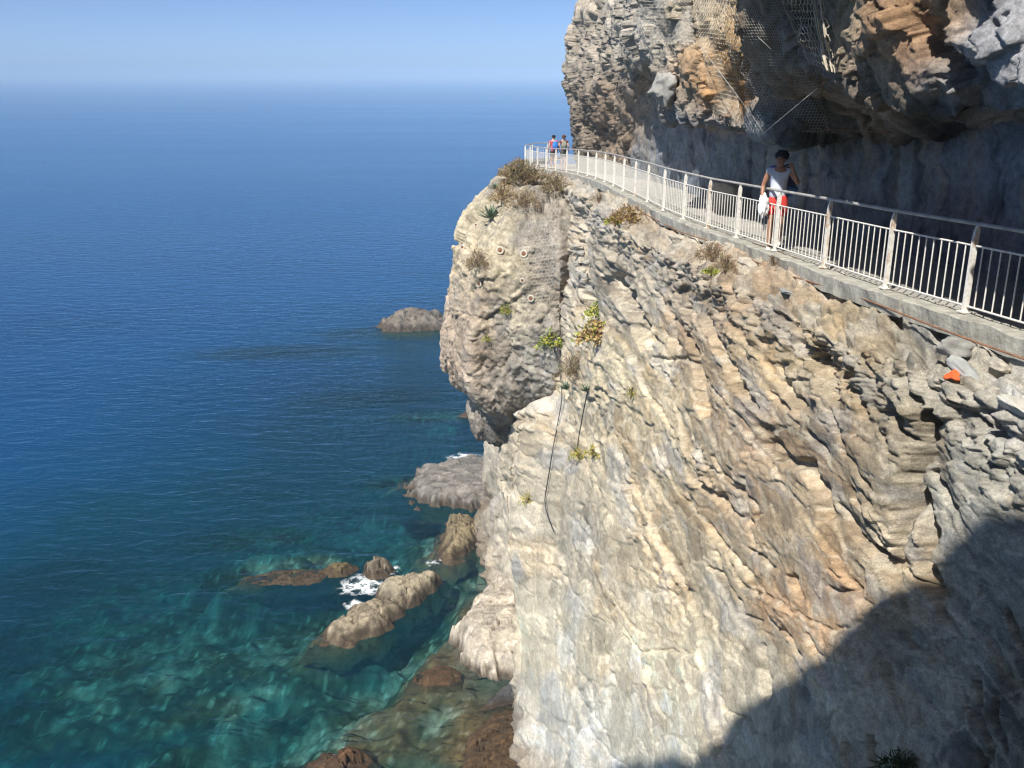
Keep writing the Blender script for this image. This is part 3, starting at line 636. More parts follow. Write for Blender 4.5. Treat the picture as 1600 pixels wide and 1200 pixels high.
def sea_rock(name, label, poly, H, p=2.2, top=(165, 150, 130), tilt=(0, 0), alg=0.3, seed=0, nph=110, nr=46, depth=1.6, rel=1.0, group='rocks in the sea at the cliff foot'):
    W = np.array([on_z(a, b, SEA)[:2] for a, b in poly]); c = W.mean(0); nph = int(nph * 1.5); nr = int(nr * 1.5)
    ang = np.linspace(0, 2 * np.pi, nph, endpoint=False)
    rad = np.zeros(nph)
    for k, a in enumerate(ang):
        dx, dy = math.cos(a), math.sin(a); best = 0.05
        for i in range(len(W)):
            p0, p1 = W[i] - c, W[(i + 1) % len(W)] - c
            e = p1 - p0; den = dx * e[1] - dy * e[0]
            if abs(den) < 1e-9: continue
            s_ = (p0[0] * e[1] - p0[1] * e[0]) / den; u_ = (p0[0] * dy - p0[1] * dx) / den
            if s_ > 0 and -1e-6 <= u_ <= 1 + 1e-6: best = max(best, s_)
        rad[k] = best
    rad = np.convolve(np.pad(rad, 2, mode='wrap'), np.ones(5) / 5, 'valid')
    rho = np.linspace(0.001, 1.45, nr)[:, None]
    x = c[0] + rho * rad * np.cos(ang); y = c[1] + rho * rad * np.sin(ang)
    jit = 1 + 0.26 * fbm(x / 1.3, y / 1.3, None, 4, 400 + seed)
    r2 = rho * jit
    h = np.where(r2 < 1, H * (1 - np.clip(r2, 0, 1) ** p), -(r2 - 1) * depth)
    inn = sstep(1.25, .6, rho)
    q = (x * .5 + y * .8)
    jw = .3 * fbm(x / .7, y / .7, None, 3, 405 + seed)
    uu, vv = (x * .9 + y * .35), (y * .9 - x * .35)
    k1, i1, e1 = facets(uu / 1.5 + jw, vv / .8 + jw, 440 + seed, .9, uu / 1.5, vv / .8); k2, i2, e2 = facets(uu / .5 + jw, vv / .26 + jw, 441 + seed, 1.0, uu / .5, vv / .26)
    h = h + inn * rel * (H ** .6) * (0.22 * fbm(x / 1.6, y / 1.6, None, 3, 410 + seed) + 0.42 * k1 + .17 * k2 - .16 * (1 - sstep(0, .10, e1)) - .06 * (1 - sstep(0, .1, e2)) + .05 * ridged(x / .4, y / .25, None, 3, 430 + seed))
    h = h + inn * (tilt[0] * (x - c[0]) + tilt[1] * (y - c[1]))
    z = SEA + h
    base = np.broadcast_to(lin(top) * .66, x.shape + (3,)) * (1 + .5 * fbm(x / .8, y / .5, None, 4, 440 + seed))[..., None]
    nn = fbm(x / .35, y / .35, None, 3, 450 + seed)
    base = base * (1 + .35 * (i1 - .5) + .3 * (i2 - .5))[..., None]
    band = sstep(alg + .34, alg * .55, h + .30 * nn)[..., None] * (.75 + .25 * i2[..., None])
    brown = np.array([.060, .040, .022]) * (1 + .6 * nn)[..., None]
    colr = base * (1 - band) + band * brown
    under = sstep(0.02, -.25, h)[..., None]
    colr = colr * (1 - .6 * under) + .6 * under * np.array([.09, .075, .03])
    ob = mesh_obj(name, np.stack([x, y, z], -1).reshape(-1, 3), grid_faces(nr, nph, True), M['sea_rock'], col=np.clip(colr, .01, .7).reshape(-1, 3))
    tag(ob, label, 'rock', group); return ob
sea_rock('islet', 'grey domed islet standing alone in the deep blue sea', [(588,511),(605,518),(650,518),(700,514),(705,500),(680,496),(630,497),(598,503)], 1.9, 1.9, (132,122,108), alg=.55, seed=1, rel=.55)
sea_rock('shore_rock', 'broad flat grey shelf rock under the headland with a white wave behind it', [(641,765),(646,788),(700,792),(760,797),(815,795),(815,728),(720,725),(660,740)], 1.15, 8, (150,143,134), alg=.42, seed=2, nph=150, nr=60, rel=.3)
sea_rock('shore_rock', 'small dark fissured rock half covered in algae below the shelf rock', [(690,838),(684,868),(702,882),(730,868),(755,838),(750,818),(722,812),(700,818)], 1.15, 2.0, (150,135,105), alg=.45, seed=3)
sea_rock('shore_rock', 'tan rock step joining the shelf rock to the cliff foot', [(760,792),(752,832),(775,872),(812,868),(830,800),(800,786)], 1.7, 2.6, (176,158,130), alg=.4, seed=4)
sea_rock('shore_rock', 'tiny dark rock awash beside the hanging headland block', [(714,650),(728,655),(748,654),(750,645),(730,642)], .3, 1.6, (110,100,88), alg=.3, seed=5, nph=50, nr=20)
sea_rock('shore_rock', 'low dark wet rock at the left end of the splashing group', [(503,893),(515,903),(545,901),(562,889),(532,881)], .45, 1.8, (120,104,70), alg=.32, seed=6, nph=70, nr=30)
sea_rock('shore_rock', 'long dark reef just breaking the surface left of the splashing group', [(380,906),(420,917),(480,914),(525,905),(505,891),(430,892)], .03, 2.2, (104,96,78), alg=.2, seed=16, rel=3.2)
sea_rock('shore_rock', 'small rounded brown rock behind the white splash', [(562,899),(580,908),(610,904),(622,890),(600,881),(570,885)], .65, 2.0, (135,122,104), alg=.32, seed=7, nph=80, nr=34)
sea_rock('shore_rock', 'pale grey upper boulder of the slanting pair in the teal water', [(580,942),(610,956),(645,951),(678,926),(690,908),(650,904),(604,917)], .95, 4.0, (178,166,142), alg=.62, seed=8, rel=.7)
sea_rock('shore_rock', 'pale grooved lower boulder of the slanting pair with dark algae rim', [(495,1006),(545,1010),(592,992),(634,960),(628,940),(590,942),(552,955),(515,982)], .8, 4.0, (176,162,138), alg=.62, seed=9, rel=.75)
sea_rock('shore_rock', 'wide bright white ledge rock against the foot of the cliff', [(711,1000),(728,1042),(780,1064),(860,1066),(865,880),(800,908),(755,940),(732,975)], 1.7, 6, (212,200,182), alg=.30, seed=10, nph=160, nr=64, rel=.4)
sea_rock('shore_rock', 'dark grey slanting slab below the white ledge', [(745,1112),(800,1100),(860,1084),(865,1064),(780,1082)], .5, 3.0, (92,92,92), alg=.08, seed=11, rel=.5)
sea_rock('shore_rock', 'low reef of rust brown seaweed at the cliff foot in front of the dark slab', [(722,1200),(738,1150),(775,1114),(860,1094),(880,1220),(800,1250),(722,1250)], .32, 2.5, (150,112,70), alg=.8, seed=12, nph=150, nr=60, rel=1.2)
sea_rock('shore_rock', 'brown weedy rock with a white splash at the bottom edge', [(468,1204),(500,1184),(545,1170),(575,1174),(588,1197),(560,1224),(480,1230)], .45, 2.2, (110,80,56), alg=.6, seed=13, nph=90, nr=40)
sea_rock('shore_rock', 'low rust red seaweed rock to the left of the white ledge', [(640,1066),(655,1051),(690,1042),(722,1050),(716,1069),(670,1074)], .22, 2.0, (130,84,44), alg=.7, seed=14, nph=80, nr=34)
sea_rock('shore_rock', 'narrow rust brown rock rim between the white ledge and the channel', [(728,985),(735,950),(752,925),(770,915),(778,935),(750,970),(742,1000)], .35, 2.0, (120,82,50), alg=.7, seed=15, nph=80, nr=34)

# ------------------------------------------------------------------ sea foam
m, t, b, o = newmat('sea_foam'); b.inputs['Base Color'].default_value = (.80, .84, .86, 1); b.inputs['Roughness'].default_value = .7
geo = t.nodes.new('ShaderNodeNewGeometry'); at = t.nodes.new('ShaderNodeVertexColor'); at.layer_name = 'Col'
vo = t.nodes.new('ShaderNodeTexVoronoi'); vo.feature = 'DISTANCE_TO_EDGE'; vo.inputs['Scale'].default_value = 1.1
nz = noise_node(t, 3.2, 6, .7, geo.outputs['Position']); va = t.nodes.new('ShaderNodeVectorMath'); va.operation = 'MULTIPLY_ADD'; va.inputs[1].default_value = (1.3, 1.3, 1.3)
t.links.new(nz.outputs['Color'], va.inputs[0]); t.links.new(geo.outputs['Position'], va.inputs[2]); t.links.new(va.outputs[0], vo.inputs['Vector'])
lace = ramp(t, vo.outputs['Distance'], 0.0, 0.22, (1, 1, 1, 1), (0, 0, 0, 1)); nz2 = noise_node(t, 1.6, 5, .65, geo.outputs['Position'])
ad = t.nodes.new('ShaderNodeMath'); ad.operation = 'ADD'; t.links.new(lace.outputs[0], ad.inputs[0]); t.links.new(nz2.outputs[0], ad.inputs[1])
mu = t.nodes.new('ShaderNodeMath'); mu.operation = 'MULTIPLY'; t.links.new(ad.outputs[0], mu.inputs[0]); t.links.new(at.outputs[0], mu.inputs[1])
al = ramp(t, mu.outputs[0], .34, 1.35); tp = t.nodes.new('ShaderNodeBsdfTransparent'); mx = t.nodes.new('ShaderNodeMixShader')
sc_ = t.nodes.new('ShaderNodeMath'); sc_.operation = 'MULTIPLY'; sc_.inputs[1].default_value = .78; t.links.new(al.outputs[0], sc_.inputs[0]); t.links.new(sc_.outputs[0], mx.inputs[0]); t.links.new(tp.outputs[0], mx.inputs[1]); t.links.new(b.outputs[0], mx.inputs[2]); t.links.new(mx.outputs[0], o.inputs[0]); M['foam'] = m
def foam(label, polys, seed, power=1.0, grow=1.35):
    V = []; Fc = []; Cc = []
    for poly in polys:
        W = np.array([on_z(a, b, SEA)[:2] for a, b in poly]); c = W.mean(0)
        n = 36; cl = np.concatenate([W, W[:1]]); per = np.concatenate([[0], np.cumsum(np.linalg.norm(np.diff(cl, axis=0), axis=1))])
        tq = np.linspace(0, per[-1], n, endpoint=False); ring = np.stack([np.interp(tq, per, cl[:, 0]), np.interp(tq, per, cl[:, 1])], -1)
        base = len(V); V.append((c[0], c[1], SEA + .06)); Cc.append(power)
        for k in range(1, 9):
            f = k / 8 * grow
            for q_ in ring:
                p_ = c + (q_ - c) * f; V.append((p_[0], p_[1], SEA + .05 + .06 * float(perlin(np.float32(p_[0] * 2), np.float32(p_[1] * 2), None, 506 + seed)))); Cc.append(power * max(0, 1 - (k / 8) ** 1.6))
        for i in range(n): Fc.append((base, base + 1 + i, base + 1 + (i + 1) % n))
        for k in range(7):
            for i in range(n): a0 = base + 1 + k * n; Fc.append((a0 + i, a0 + n + i, a0 + n + (i + 1) % n)); Fc.append((a0 + i, a0 + n + (i + 1) % n, a0 + (i + 1) % n))
    cc = np.repeat(np.array(Cc)[:, None], 3, 1)
    ob = mesh_obj('sea_foam', np.array(V), np.array(Fc), M['foam'], col=cc); tag(ob, label, kind='stuff'); return ob
foam('white foam behind the shelf rock', [[(695,716),(720,708),(755,712),(770,722),(740,722),(705,721)]], 1, 1.0)
foam('white splash between the small rocks and the pale boulders', [[(528,912),(560,898),(600,905),(612,912),(596,930),(560,932),(530,928)],[(590,884),(622,884),(628,896),(608,900)],[(535,945),(560,935),(570,945),(545,958)]], 2, 1.0)
foam('white splash on the weedy rock at the bottom edge', [[(495,1196),(515,1178),(540,1182),(560,1192),(540,1206),(505,1206)]], 3, 1.0)
foam('thin foam around the fissured rock', [[(683,868),(695,862),(708,872),(700,880),(686,878)],[(730,785),(742,787),(745,798),(733,797)]], 4, .8)
foam('thin foam line at the channel mouth', [[(660,880),(680,874),(690,882),(672,888)],[(590,950),(600,946),(604,956),(592,960)]], 5, .6)

# ================================================================== HAZE OVER THE SEA
def haze_box():
    x0, x1, y0, y1, z0, z1 = -40000, 40000, -900, 41000, -120, 24
    V = [(x, y, z) for x in (x0, x1) for y in (y0, y1) for z in (z0, z1)]
    m = bpy.data.materials.new('haze_air'); m.use_nodes = True; t = m.node_tree; t.nodes.clear()
    o = t.nodes.new('ShaderNodeOutputMaterial'); v = t.nodes.new('ShaderNodeVolumePrincipled')
    v.inputs['Color'].default_value = (0.47, 0.69, 1.0, 1); v.inputs['Density'].default_value = HAZE; v.inputs['Anisotropy'].default_value = -0.3
    t.links.new(v.outputs[0], o.inputs['Volume'])
    h = mesh_obj('haze', V, [(0, 1, 3, 2), (4, 6, 7, 5), (0, 4, 5, 1), (2, 3, 7, 6), (0, 2, 6, 4), (1, 5, 7, 3)], m)
    tag(h, 'pale blue haze over the sea', kind='stuff')
HAZE = 5.0e-4
haze_box()

# ================================================================== PATH, KERB, RAILING
M['concrete'] = simple('path_concrete', (.38, .36, .32), .9, var=.28, vscale=1.6, bump=.01, bscale=60)
M['kerb'] = simple('kerb_concrete', (.42, .40, .34), .92, var=.42, vscale=5.5, bump=.03, bscale=18)
Yp = np.linspace(3, 57, 260); cols = np.linspace(0, 1, 14)
wid = np.interp(Yp, cy, cp[:, 0, 0]) + 0.5
PX = FX(Yp)[:, None] + 0.08 + wid[:, None] * cols[None, :]; PY = np.broadcast_to(Yp[:, None], PX.shape)
PZ = FZ(Yp)[:, None] - 0.05 + 0.012 * fbm(PX * .8, PY * .8, None, 3, 600) + np.zeros_like(PX)
path = mesh_obj('path', np.stack([PX, PY, PZ], -1).reshape(-1, 3), grid_faces(*PX.shape)[:, ::-1], M['concrete'], smooth=True)
tag(path, 'pale concrete footpath cut into the cliff behind the railing', kind='structure')
kerb = empty('kerb', (float(FX(12)), 12, float(FZ(12)))); tag(kerb, 'weathered concrete kerb under the white railing at the cliff edge', 'kerb', kind='structure')
del kerb['category']
yk = 4.0; bi = 0
while yk < 55.5:
    ln = 2.4 + 1.3 * random.random(); ye = min(yk + ln, 56)
    yy = np.linspace(yk + 0.012, ye - 0.012, 22); dxo = random.uniform(-.035, .03); dzo = random.uniform(-.02, .0)
    sec = [(-.17 + dxo, -.27), (-.19 + dxo, -.035), (-.165 + dxo, dzo - .004), (.115, dzo), (.13, -.10)]
    V = []
    for y in yy:
        for sxk, szk in sec:
            jx = .045 * float(perlin(np.float32(y * 2.3 + szk * 9), np.float32(sxk * 9), None, 610)); jz = .03 * float(perlin(np.float32(y * 3.1), np.float32(sxk * 7 + 4), None, 611))
            V.append((float(FX(y)) + sxk + jx, y, float(FZ(y)) + szk + jz))
    n, k = len(yy), len(sec)
    Fk = [(i * k + j, i * k + j + 1, (i + 1) * k + j + 1, (i + 1) * k + j) for i in range(n - 1) for j in range(k - 1)]
    Fk += [tuple(range(k))[::-1], tuple((n - 1) * k + j for j in range(k))]
    mesh_obj('kerb_block', np.array(V), Fk, M['kerb'], kerb); yk = ye; bi += 1
kerb.location = (0, 0, 0)

def paint(name, lo, hi):
    m, t, b, o = newmat(name)
    geo = t.nodes.new('ShaderNodeNewGeometry'); mp = t.nodes.new('ShaderNodeMapping'); mp.inputs['Scale'].default_value = (3, 3, 1.1); t.links.new(geo.outputs['Position'], mp.inputs['Vector'])
    n1 = noise_node(t, 2.6, 7, .68, mp.outputs[0]); n2 = noise_node(t, 24, 5, .6, geo.outputs['Position'])
    r1 = ramp(t, n1.outputs[0], lo, hi, (.70, .67, .61, 1), (.42, .24, .12, 1)); r2 = ramp(t, n2.outputs[0], .3, .62, (.78, .77, .75, 1), (1.06, 1.06, 1.06, 1))
    mm = t.nodes.new('ShaderNodeMixRGB'); mm.blend_type = 'MULTIPLY'; mm.inputs[0].default_value = 1
    t.links.new(r1.outputs[0], mm.inputs[1]); t.links.new(r2.outputs[0], mm.inputs[2]); t.links.new(mm.outputs[0], b.inputs['Base Color']); b.inputs['Roughness'].default_value = .55
    return m
M['white_paint'] = paint('white_paint', .60, .80); M['rusty_paint'] = paint('rusty_white_paint', .50, .64)
M['grey_metal'] = simple('weathered_grey_paint', (.42, .40, .37), .5, var=.35, vscale=5)
rail_posts = [(float(FX(y)), y) for y in (5.6, 7.4, 9.2)] + [(p[0] * 0.3 + 0.7 * float(FX(p[1])), float(p[1])) for p in POSTS] + [(1.15, 55.0), (2.0, 55.7), (3.1, 56.1)]
def pz(i): 
    y = rail_posts[i][1]; return float(FZ(min(y, 54)))
railing = empty('railing', (rail_posts[3][0], rail_posts[3][1], pz(3)))
tag(railing, 'long white metal railing with upright bars along the edge of the cliff path', 'railing')
inv = Vector(railing.location)
HT = 1.02
def wp(i, h, ox=0.0): return Vector((rail_posts[i][0] + ox, rail_posts[i][1], pz(i) + h)) - inv
for i in range(len(rail_posts)):
    p = wp(i, 0); j0, j1 = max(i - 1, 0), min(i + 1, len(rail_posts) - 1)
    d = wp(j1, 0) - wp(j0, 0); d.z = 0; d.normalize(); nrm = Vector((d.y, -d.x, 0))           # nrm points to the path side
    R = Matrix((d, nrm, Vector((0, 0, 1)))).transposed()
    mb = MB()
    # flat post, its head cut to a point that leans in to carry the handrail
    pr = [(-.034, -.03), (.029, -.03), (.029, .80), (.034, .90), (.030, .965), (.018, HT - .012), (-.004, HT - .02), (-.026, .93), (-.034, .84)]
    V = [];
    for s in (-.021, .021):
        for a, h in pr: V.append(p + d * s + nrm * a + Vector((0, 0, h)))
    n = len(pr)
    mb.add(V, [tuple(range(n))[::-1], tuple(range(n, 2 * n))] + [(k, (k + 1) % n, n + (k + 1) % n, n + k) for k in range(n)])
    mb.box(p + Vector((0, 0, .006)), (.13, .13, .014), R)
    mb.build('post', M['rusty_paint'] if i in (3, 4, 5, 8, 12) else M['white_paint'], railing)
hpts = [wp(i, HT, 0.014) for i in range(len(rail_posts))]
mb = MB(); mb.tube(hpts, .023, 8); mb.build('handrail', M['grey_metal'], railing, True)
barmesh = None
for i in range(len(rail_posts) - 1):
    a0, a1 = wp(i, 0), wp(i + 1, 0); d = a1 - a0; ln = d.length; dn = d.normalized()
    mb = MB(); e = 0.035
    for h in (.075, .775):
        mb.tube([a0 + dn * e + Vector((0, 0, h)), a1 - dn * e + Vector((0, 0, h))], .0125, 6)
    pan = mb.build('panel', M['white_paint'], railing)
    nb = max(8, round(ln / .155)); 
    if barmesh is None:
        b2 = MB(); b2.tube([(0, 0, .07), (0, 0, .78)], .0085, 6, False); bo = b2.build('bar', M['white_paint'], pan); barmesh = bo.data; first = bo
    for k in range(1, nb):
        bo = first if (i == 0 and k == 1) else link(bpy.data.objects.new('bar', barmesh), pan)
        q_ = a0 + d * (k / nb); bo.location = q_

# ================================================================== finding places on the rock
def smooth_grid(P, k=2):
    Q = P.copy()
    for _ in range(k):
        Q[1:-1, 1:-1] = (Q[:-2, 1:-1] + Q[2:, 1:-1] + Q[1:-1, :-2] + Q[1:-1, 2:] + 4 * Q[1:-1, 1:-1]) / 8
    return Q
SURF = {}
for nm, P_, N_ in (('cliff', WP, NB), ('headland', HP, HN), ('overhang', UP, UN)):
    qx, qy = proj(P_); SURF[nm] = (P_.reshape(-1, 3), N_.reshape(-1, 3), qx.ravel(), qy.ravel(), P_[..., 1].ravel())
def hit(px, py, names=('cliff', 'headland', 'overhang'), tol=5.0):
    best = None
    for nm in names:
        P_, N_, qx, qy, dp = SURF[nm]
        d2 = (qx - px) ** 2 + (qy - py) ** 2
        for tl in (tol, tol * 3, tol * 10):
            idx = np.nonzero(d2 < tl * tl)[0]
            if len(idx): break
        if not len(idx): continue
        dmin = dp[idx].min(); idx = idx[dp[idx] < dmin + 0.5]; k = idx[np.argmin(d2[idx])]
        if best is None or dp[k] < best[2]: best = (P_[k], N_[k], dp[k])
    return Vector(map(float, best[0])), Vector(map(float, best[1])).normalized()
def mpp(p): return (p.y * CT - p.z * ST) / FOC               # metres per photo pixel at a place

# ================================================================== LOOSE THINGS ON THE LEDGE AND THE FACE
M['stone'] = simple('grey_stone', (.34, .33, .30), .9, var=.4, vscale=6, bump=.02, bscale=20)
M['pale_stone'] = simple('pale_stone', (.47, .42, .34), .9, var=.35, vscale=6, bump=.02, bscale=20)
M['blue_stone'] = simple('blue_grey_stone', (.34, .345, .33), .85, var=.3, vscale=6, bump=.015, bscale=20)
M['dark_cable'] = simple('black_cable', (.03, .03, .032), .6, var=.2)
M['rust'] = simple('rusty_iron', (.27, .13, .07), .85, var=.45, vscale=9)
M['steel'] = simple('galvanised_wire', (.42, .40, .36), .55, var=.3, vscale=4)
M['anchor'] = simple('pale_anchor_paint', (.50, .46, .38), .7, var=.2, vscale=8)
M['orange'] = simple('orange_plastic', (.72, .13, .035), .5, var=.25, vscale=9)
def stone_mesh(size, seed, sub=4, rough_=.07, flat=5.0):
    bm = bmesh.new(); bmesh.ops.create_icosphere(bm, subdivisions=sub, radius=1.0)
    V = np.array([v.co for v in bm.verts]); Fc = np.array([[v.index for v in f.verts] for f in bm.faces]); bm.free()
    n = (np.abs(V) ** flat).sum(1) ** (1 / flat); V = V / n[:, None]
    rr = np.random.default_rng(seed); 
    for _ in range(9):                                           # chop flat broken faces
        d_ = rr.normal(size=3); d_ /= np.linalg.norm(d_); h_ = V @ d_; lim = rr.uniform(.55, .85) * h_.max(); V = V - np.maximum(h_ - lim, 0)[:, None] * d_
    k = rough_ * fbm(V[:, 0] * 1.4 + seed, V[:, 1] * 1.4, V[:, 2] * 1.4, 3, 700 + seed)
    k = k + rough_ * .5 * terrace(3 * fbm(V[:, 0] * .9 + seed, V[:, 1] * .9, V[:, 2] * 2.5, 2, 720 + seed), .2)
    return V * (1 + k[:, None]) * np.array(size) * .5, Fc
def stone(name, label, p, size, rot, mat, seed, group='loose stones on the ledge', cat='stone', parent=None):
    V, Fc = stone_mesh(size, seed); ob = mesh_obj(name, V, Fc, mat, parent); ob.location = p; ob.rotation_euler = rot
    if label: tag(ob, label, cat, group)
    return ob
def on_ledge(px, py, up=0.0): p, n = hit(px, py, ('cliff',)); return p + Vector((0, 0, up))
p = on_ledge(1502, 548, .03); stone('loose_stone', 'squared grey block jutting over a dark hollow just below the kerb', p + Vector((-.06, 0, .02)), (.34, .36, .26), (.1, .15, .5), M['stone'], 1)
p = on_ledge(1515, 583, .03); stone('loose_stone', 'long blue-grey slab leaning behind the orange scrap', p + Vector((-.05, 0, 0)), (.20, .46, .14), (.35, .2, .5), M['blue_stone'], 2)
p = on_ledge(1562, 575, .02); stone('loose_stone', 'pinkish rounded stone beside the blue-grey slab', p, (.18, .26, .14), (.1, .2, .2), M['pale_stone'], 3)
p = on_ledge(1172, 413, .02); stone('loose_stone', 'pale flat stone lying just right of the dry pink bush', p, (.34, .55, .16), (.05, .1, .4), M['pale_stone'], 4)
p = on_ledge(1229, 460, .02); stone('loose_stone', 'dark thin slate lying flat on the ledge near the middle of the railing', p, (.26, .42, .07), (.05, .25, .3), M['blue_stone'], 5)
p = on_ledge(1058, 375, .02); stone('loose_stone', 'cream stone left of the bush on the ledge', p, (.3, .5, .2), (.05, .1, .9), M['pale_stone'], 8)
p = on_ledge(1592, 640, .02); stone('loose_stone', 'white chalky lump at the right edge of the picture', p, (.32, .5, .16), (.05, .3, .1), simple('white_rock', (.60, .57, .50), .9, var=.3, vscale=6, bump=.02), 9)
# orange scrap
p = on_ledge(1495, 596, .03); mb = MB(); V = []
for k in range(14):
    a = 2 * math.pi * k / 14; r = .068 * (1 + .35 * math.sin(3 * a + 1)); V.append((r * math.cos(a), 1.35 * r * math.sin(a), .02 * math.sin(2 * a)))
n = len(V); Vt = [(x, y, z_ + .015) for x, y, z_ in V]
mb.add(V + Vt + [(0, 0, .045)], [tuple(range(n))[::-1]] + [(k, (k + 1) % n, n + (k + 1) % n, n + k) for k in range(n)] + [(n + k, n + (k + 1) % n, 2 * n) for k in range(n)])
ob = mb.build('plastic_scrap', M['orange']); ob.location = p + Vector((-.03, 0, .02)); ob.rotation_euler = (.1, -.5, .3); tag(ob, 'crumpled orange plastic scrap lying on the rubble ledge', 'scrap')
# rusty pipe along the ledge
pts = [(985,318),(1014,334),(1045,353),(1070,367),(1100,383),(1131,397),(1175,410),(1224,423),(1275,439),(1327,456),(1360,467),(1395,480),(1421,491),(1465,506),(1507,521),(1550,540),(1594,559),(1640,584)]
PP = [on_ledge(a, b, .0) for a, b in pts]
PP = [Vector((float(FX(q_.y)) - .235 - .05 * math.sin(q_.y * 1.3), q_.y, float(FZ(q_.y)) - .20 - .03 * math.sin(q_.y * .9))) for q_ in PP]
mb = MB(); mb.tube(PP, .012, 6); tag(mb.build('rusty_pipe', M['rust'], None, True), 'thin rusty pipe running along the ledge under the kerb', 'pipe')
# hanging cables on the face
def cable(name, label, px, r, mat, names=('cliff', 'headland'), off_=.08, cat='cable'):
    PP = []
    for a, b in px:
        q_, n_ = hit(a, b, names); PP.append(q_ + Vector((-1, -.25, 0)).normalized() * off_)
    if name == 'net_cable' and 'boundary' not in label: PP = [PP[0] + Vector((-.1, -.1, 0)), PP[-1]]
    out = []
    for i in range(len(PP) - 1):
        for k in range(4): out.append(PP[i].lerp(PP[i + 1], k / 4))
    out.append(PP[-1])
    for _ in range(2): out = [out[0]] + [(out[i - 1] + out[i] * 2 + out[i + 1]) / 4 for i in range(1, len(out) - 1)] + [out[-1]]
    mb = MB(); mb.tube(out, r, 6); return tag(mb.build(name, mat, None, True), label, cat)
cable('hanging_cable', 'long black cable hanging down the cliff from the agave clump', [(871,545),(875,580),(878,620),(874,660),(866,705),(858,745),(853,782),(860,808),(868,830)], .022, M['dark_cable'])
cable('hanging_cable', 'short black cable hanging between the agave and the yellow succulents', [(921,610),(916,640),(909,675),(904,700)], .020, M['dark_cable'])
cable('hanging_cable', 'thin black cable dropping beside the green succulent under the headland net', [(868,520),(872,545),(876,572)], .016, M['dark_cable'])

# dry stone pier
pier = empty('stone_pier', (0, 0, 0)); tag(pier, 'narrow stack of grey stones wedged upright in the cliff beside the headland', 'stone pier')
k = 0
for r in range(7):
    for c in range(2 if r % 2 else 1):
        q_, n_ = hit(903 + (c * 9 if r % 2 else 4) + r * 1.2, 386 + r * 8.5, ('cliff', 'headland')); u = mpp(q_)
        ob = stone('stone', None, q_ + Vector((-.10, -.05, 0)), (.3, u * (9 if r % 2 else 17), u * 8), (random.uniform(-.05, .05), 0, .25 + random.uniform(-.1, .1)), M['stone'] if k % 3 else M['pale_stone'], 30 + k, parent=pier); k += 1

# rock anchors on the headland
alab = {0: 'largest round white anchor plate in the middle of the upper headland', 1: 'white anchor ring near the left edge of the headland', 2: 'white anchor ring at the left border of the grey netting', 3: 'anchor ring between the dry headland bush and the cream patch', 4: 'low anchor ring on the left edge of the headland', 5: 'anchor ring above the pale ledge slab at the lower end of the netting', 6: 'small anchor ring right below the cream rock patch', 7: 'uppermost left anchor ring just under the agave'}
def torus(mb, R_, r_, n=16, m=6):
    base = len(mb.v)
    for i in range(n):
        a = 2 * math.pi * i / n
        for j in range(m):
            b_ = 2 * math.pi * j / m; rr = R_ + r_ * math.cos(b_); mb.v.append((rr * math.cos(a), rr * math.sin(a), r_ * math.sin(b_)))
    for i in range(n):
        for j in range(m):
            mb.f.append((base + i * m + j, base + ((i + 1) % n) * m + j, base + ((i + 1) % n) * m + (j + 1) % m, base + i * m + (j + 1) % m))
for i, (a, b, s_) in enumerate([(781,391,1.15),(723,386,1.0),(820,397,1.1),(751,442,1.0),(711,452,1.0),(831,466,1.0),(816,437,.7),(745,352,.7)]):
    q_, n_ = hit(a, b, ('headland',)); n_ = (n_ + Vector((-.2, -.9, .1))).normalized()
    an = empty('rock_anchor', q_ + n_ * .05); an.rotation_euler = n_.to_track_quat('Z', 'Y').to_euler(); tag(an, alab[i], 'rock anchor', 'rock anchors on the headland')
    mb = MB(); torus(mb, .115 * s_, .036 * s_); mb.build('ring_plate', M['anchor'], an, True)
    mb = MB(); mb.tube([(0, 0, -.1), (0, 0, .07)], .03 * s_, 6); mb.tube([(0, 0, .0), (0, 0, .012)], .085 * s_, 10); mb.build('bolt', M['rust'], an)

# pale boulder at the back of the path and the one wedged under the overhang
d_ = ray(1127, 300); yb = 24.0; pb = Vector((float(FX(yb)) + 1.25, yb, float(FZ(yb)) + .28))
pb.x = d_[0] / d_[1] * yb * 1.0
stone('boulder', 'pale sunlit boulder lying at the back of the path behind the railing', pb, (.75, .9, .85), (.1, .1, .4), M['pale_stone'], 51, 'boulders by the path', 'boulder')
q_, n_ = hit(1045, 130, ('overhang',)); 
V, Fc = stone_mesh((.62, .8, 1.05), 58, 4, .22, 2.6)
lay = np.abs(np.sin((V[:, 2] + .6 * V[:, 1]) * 16)); V = V * (1 - .07 * lay[:, None])
ob = mesh_obj('boulder', V, Fc, M['stone']); ob.location = q_ + Vector((-.12, -.12, 0)); ob.rotation_euler = (.15, .25, .2)
tag(ob, 'grey striped boulder bulging from the rock beside the orange face', 'boulder', 'boulders by the path')

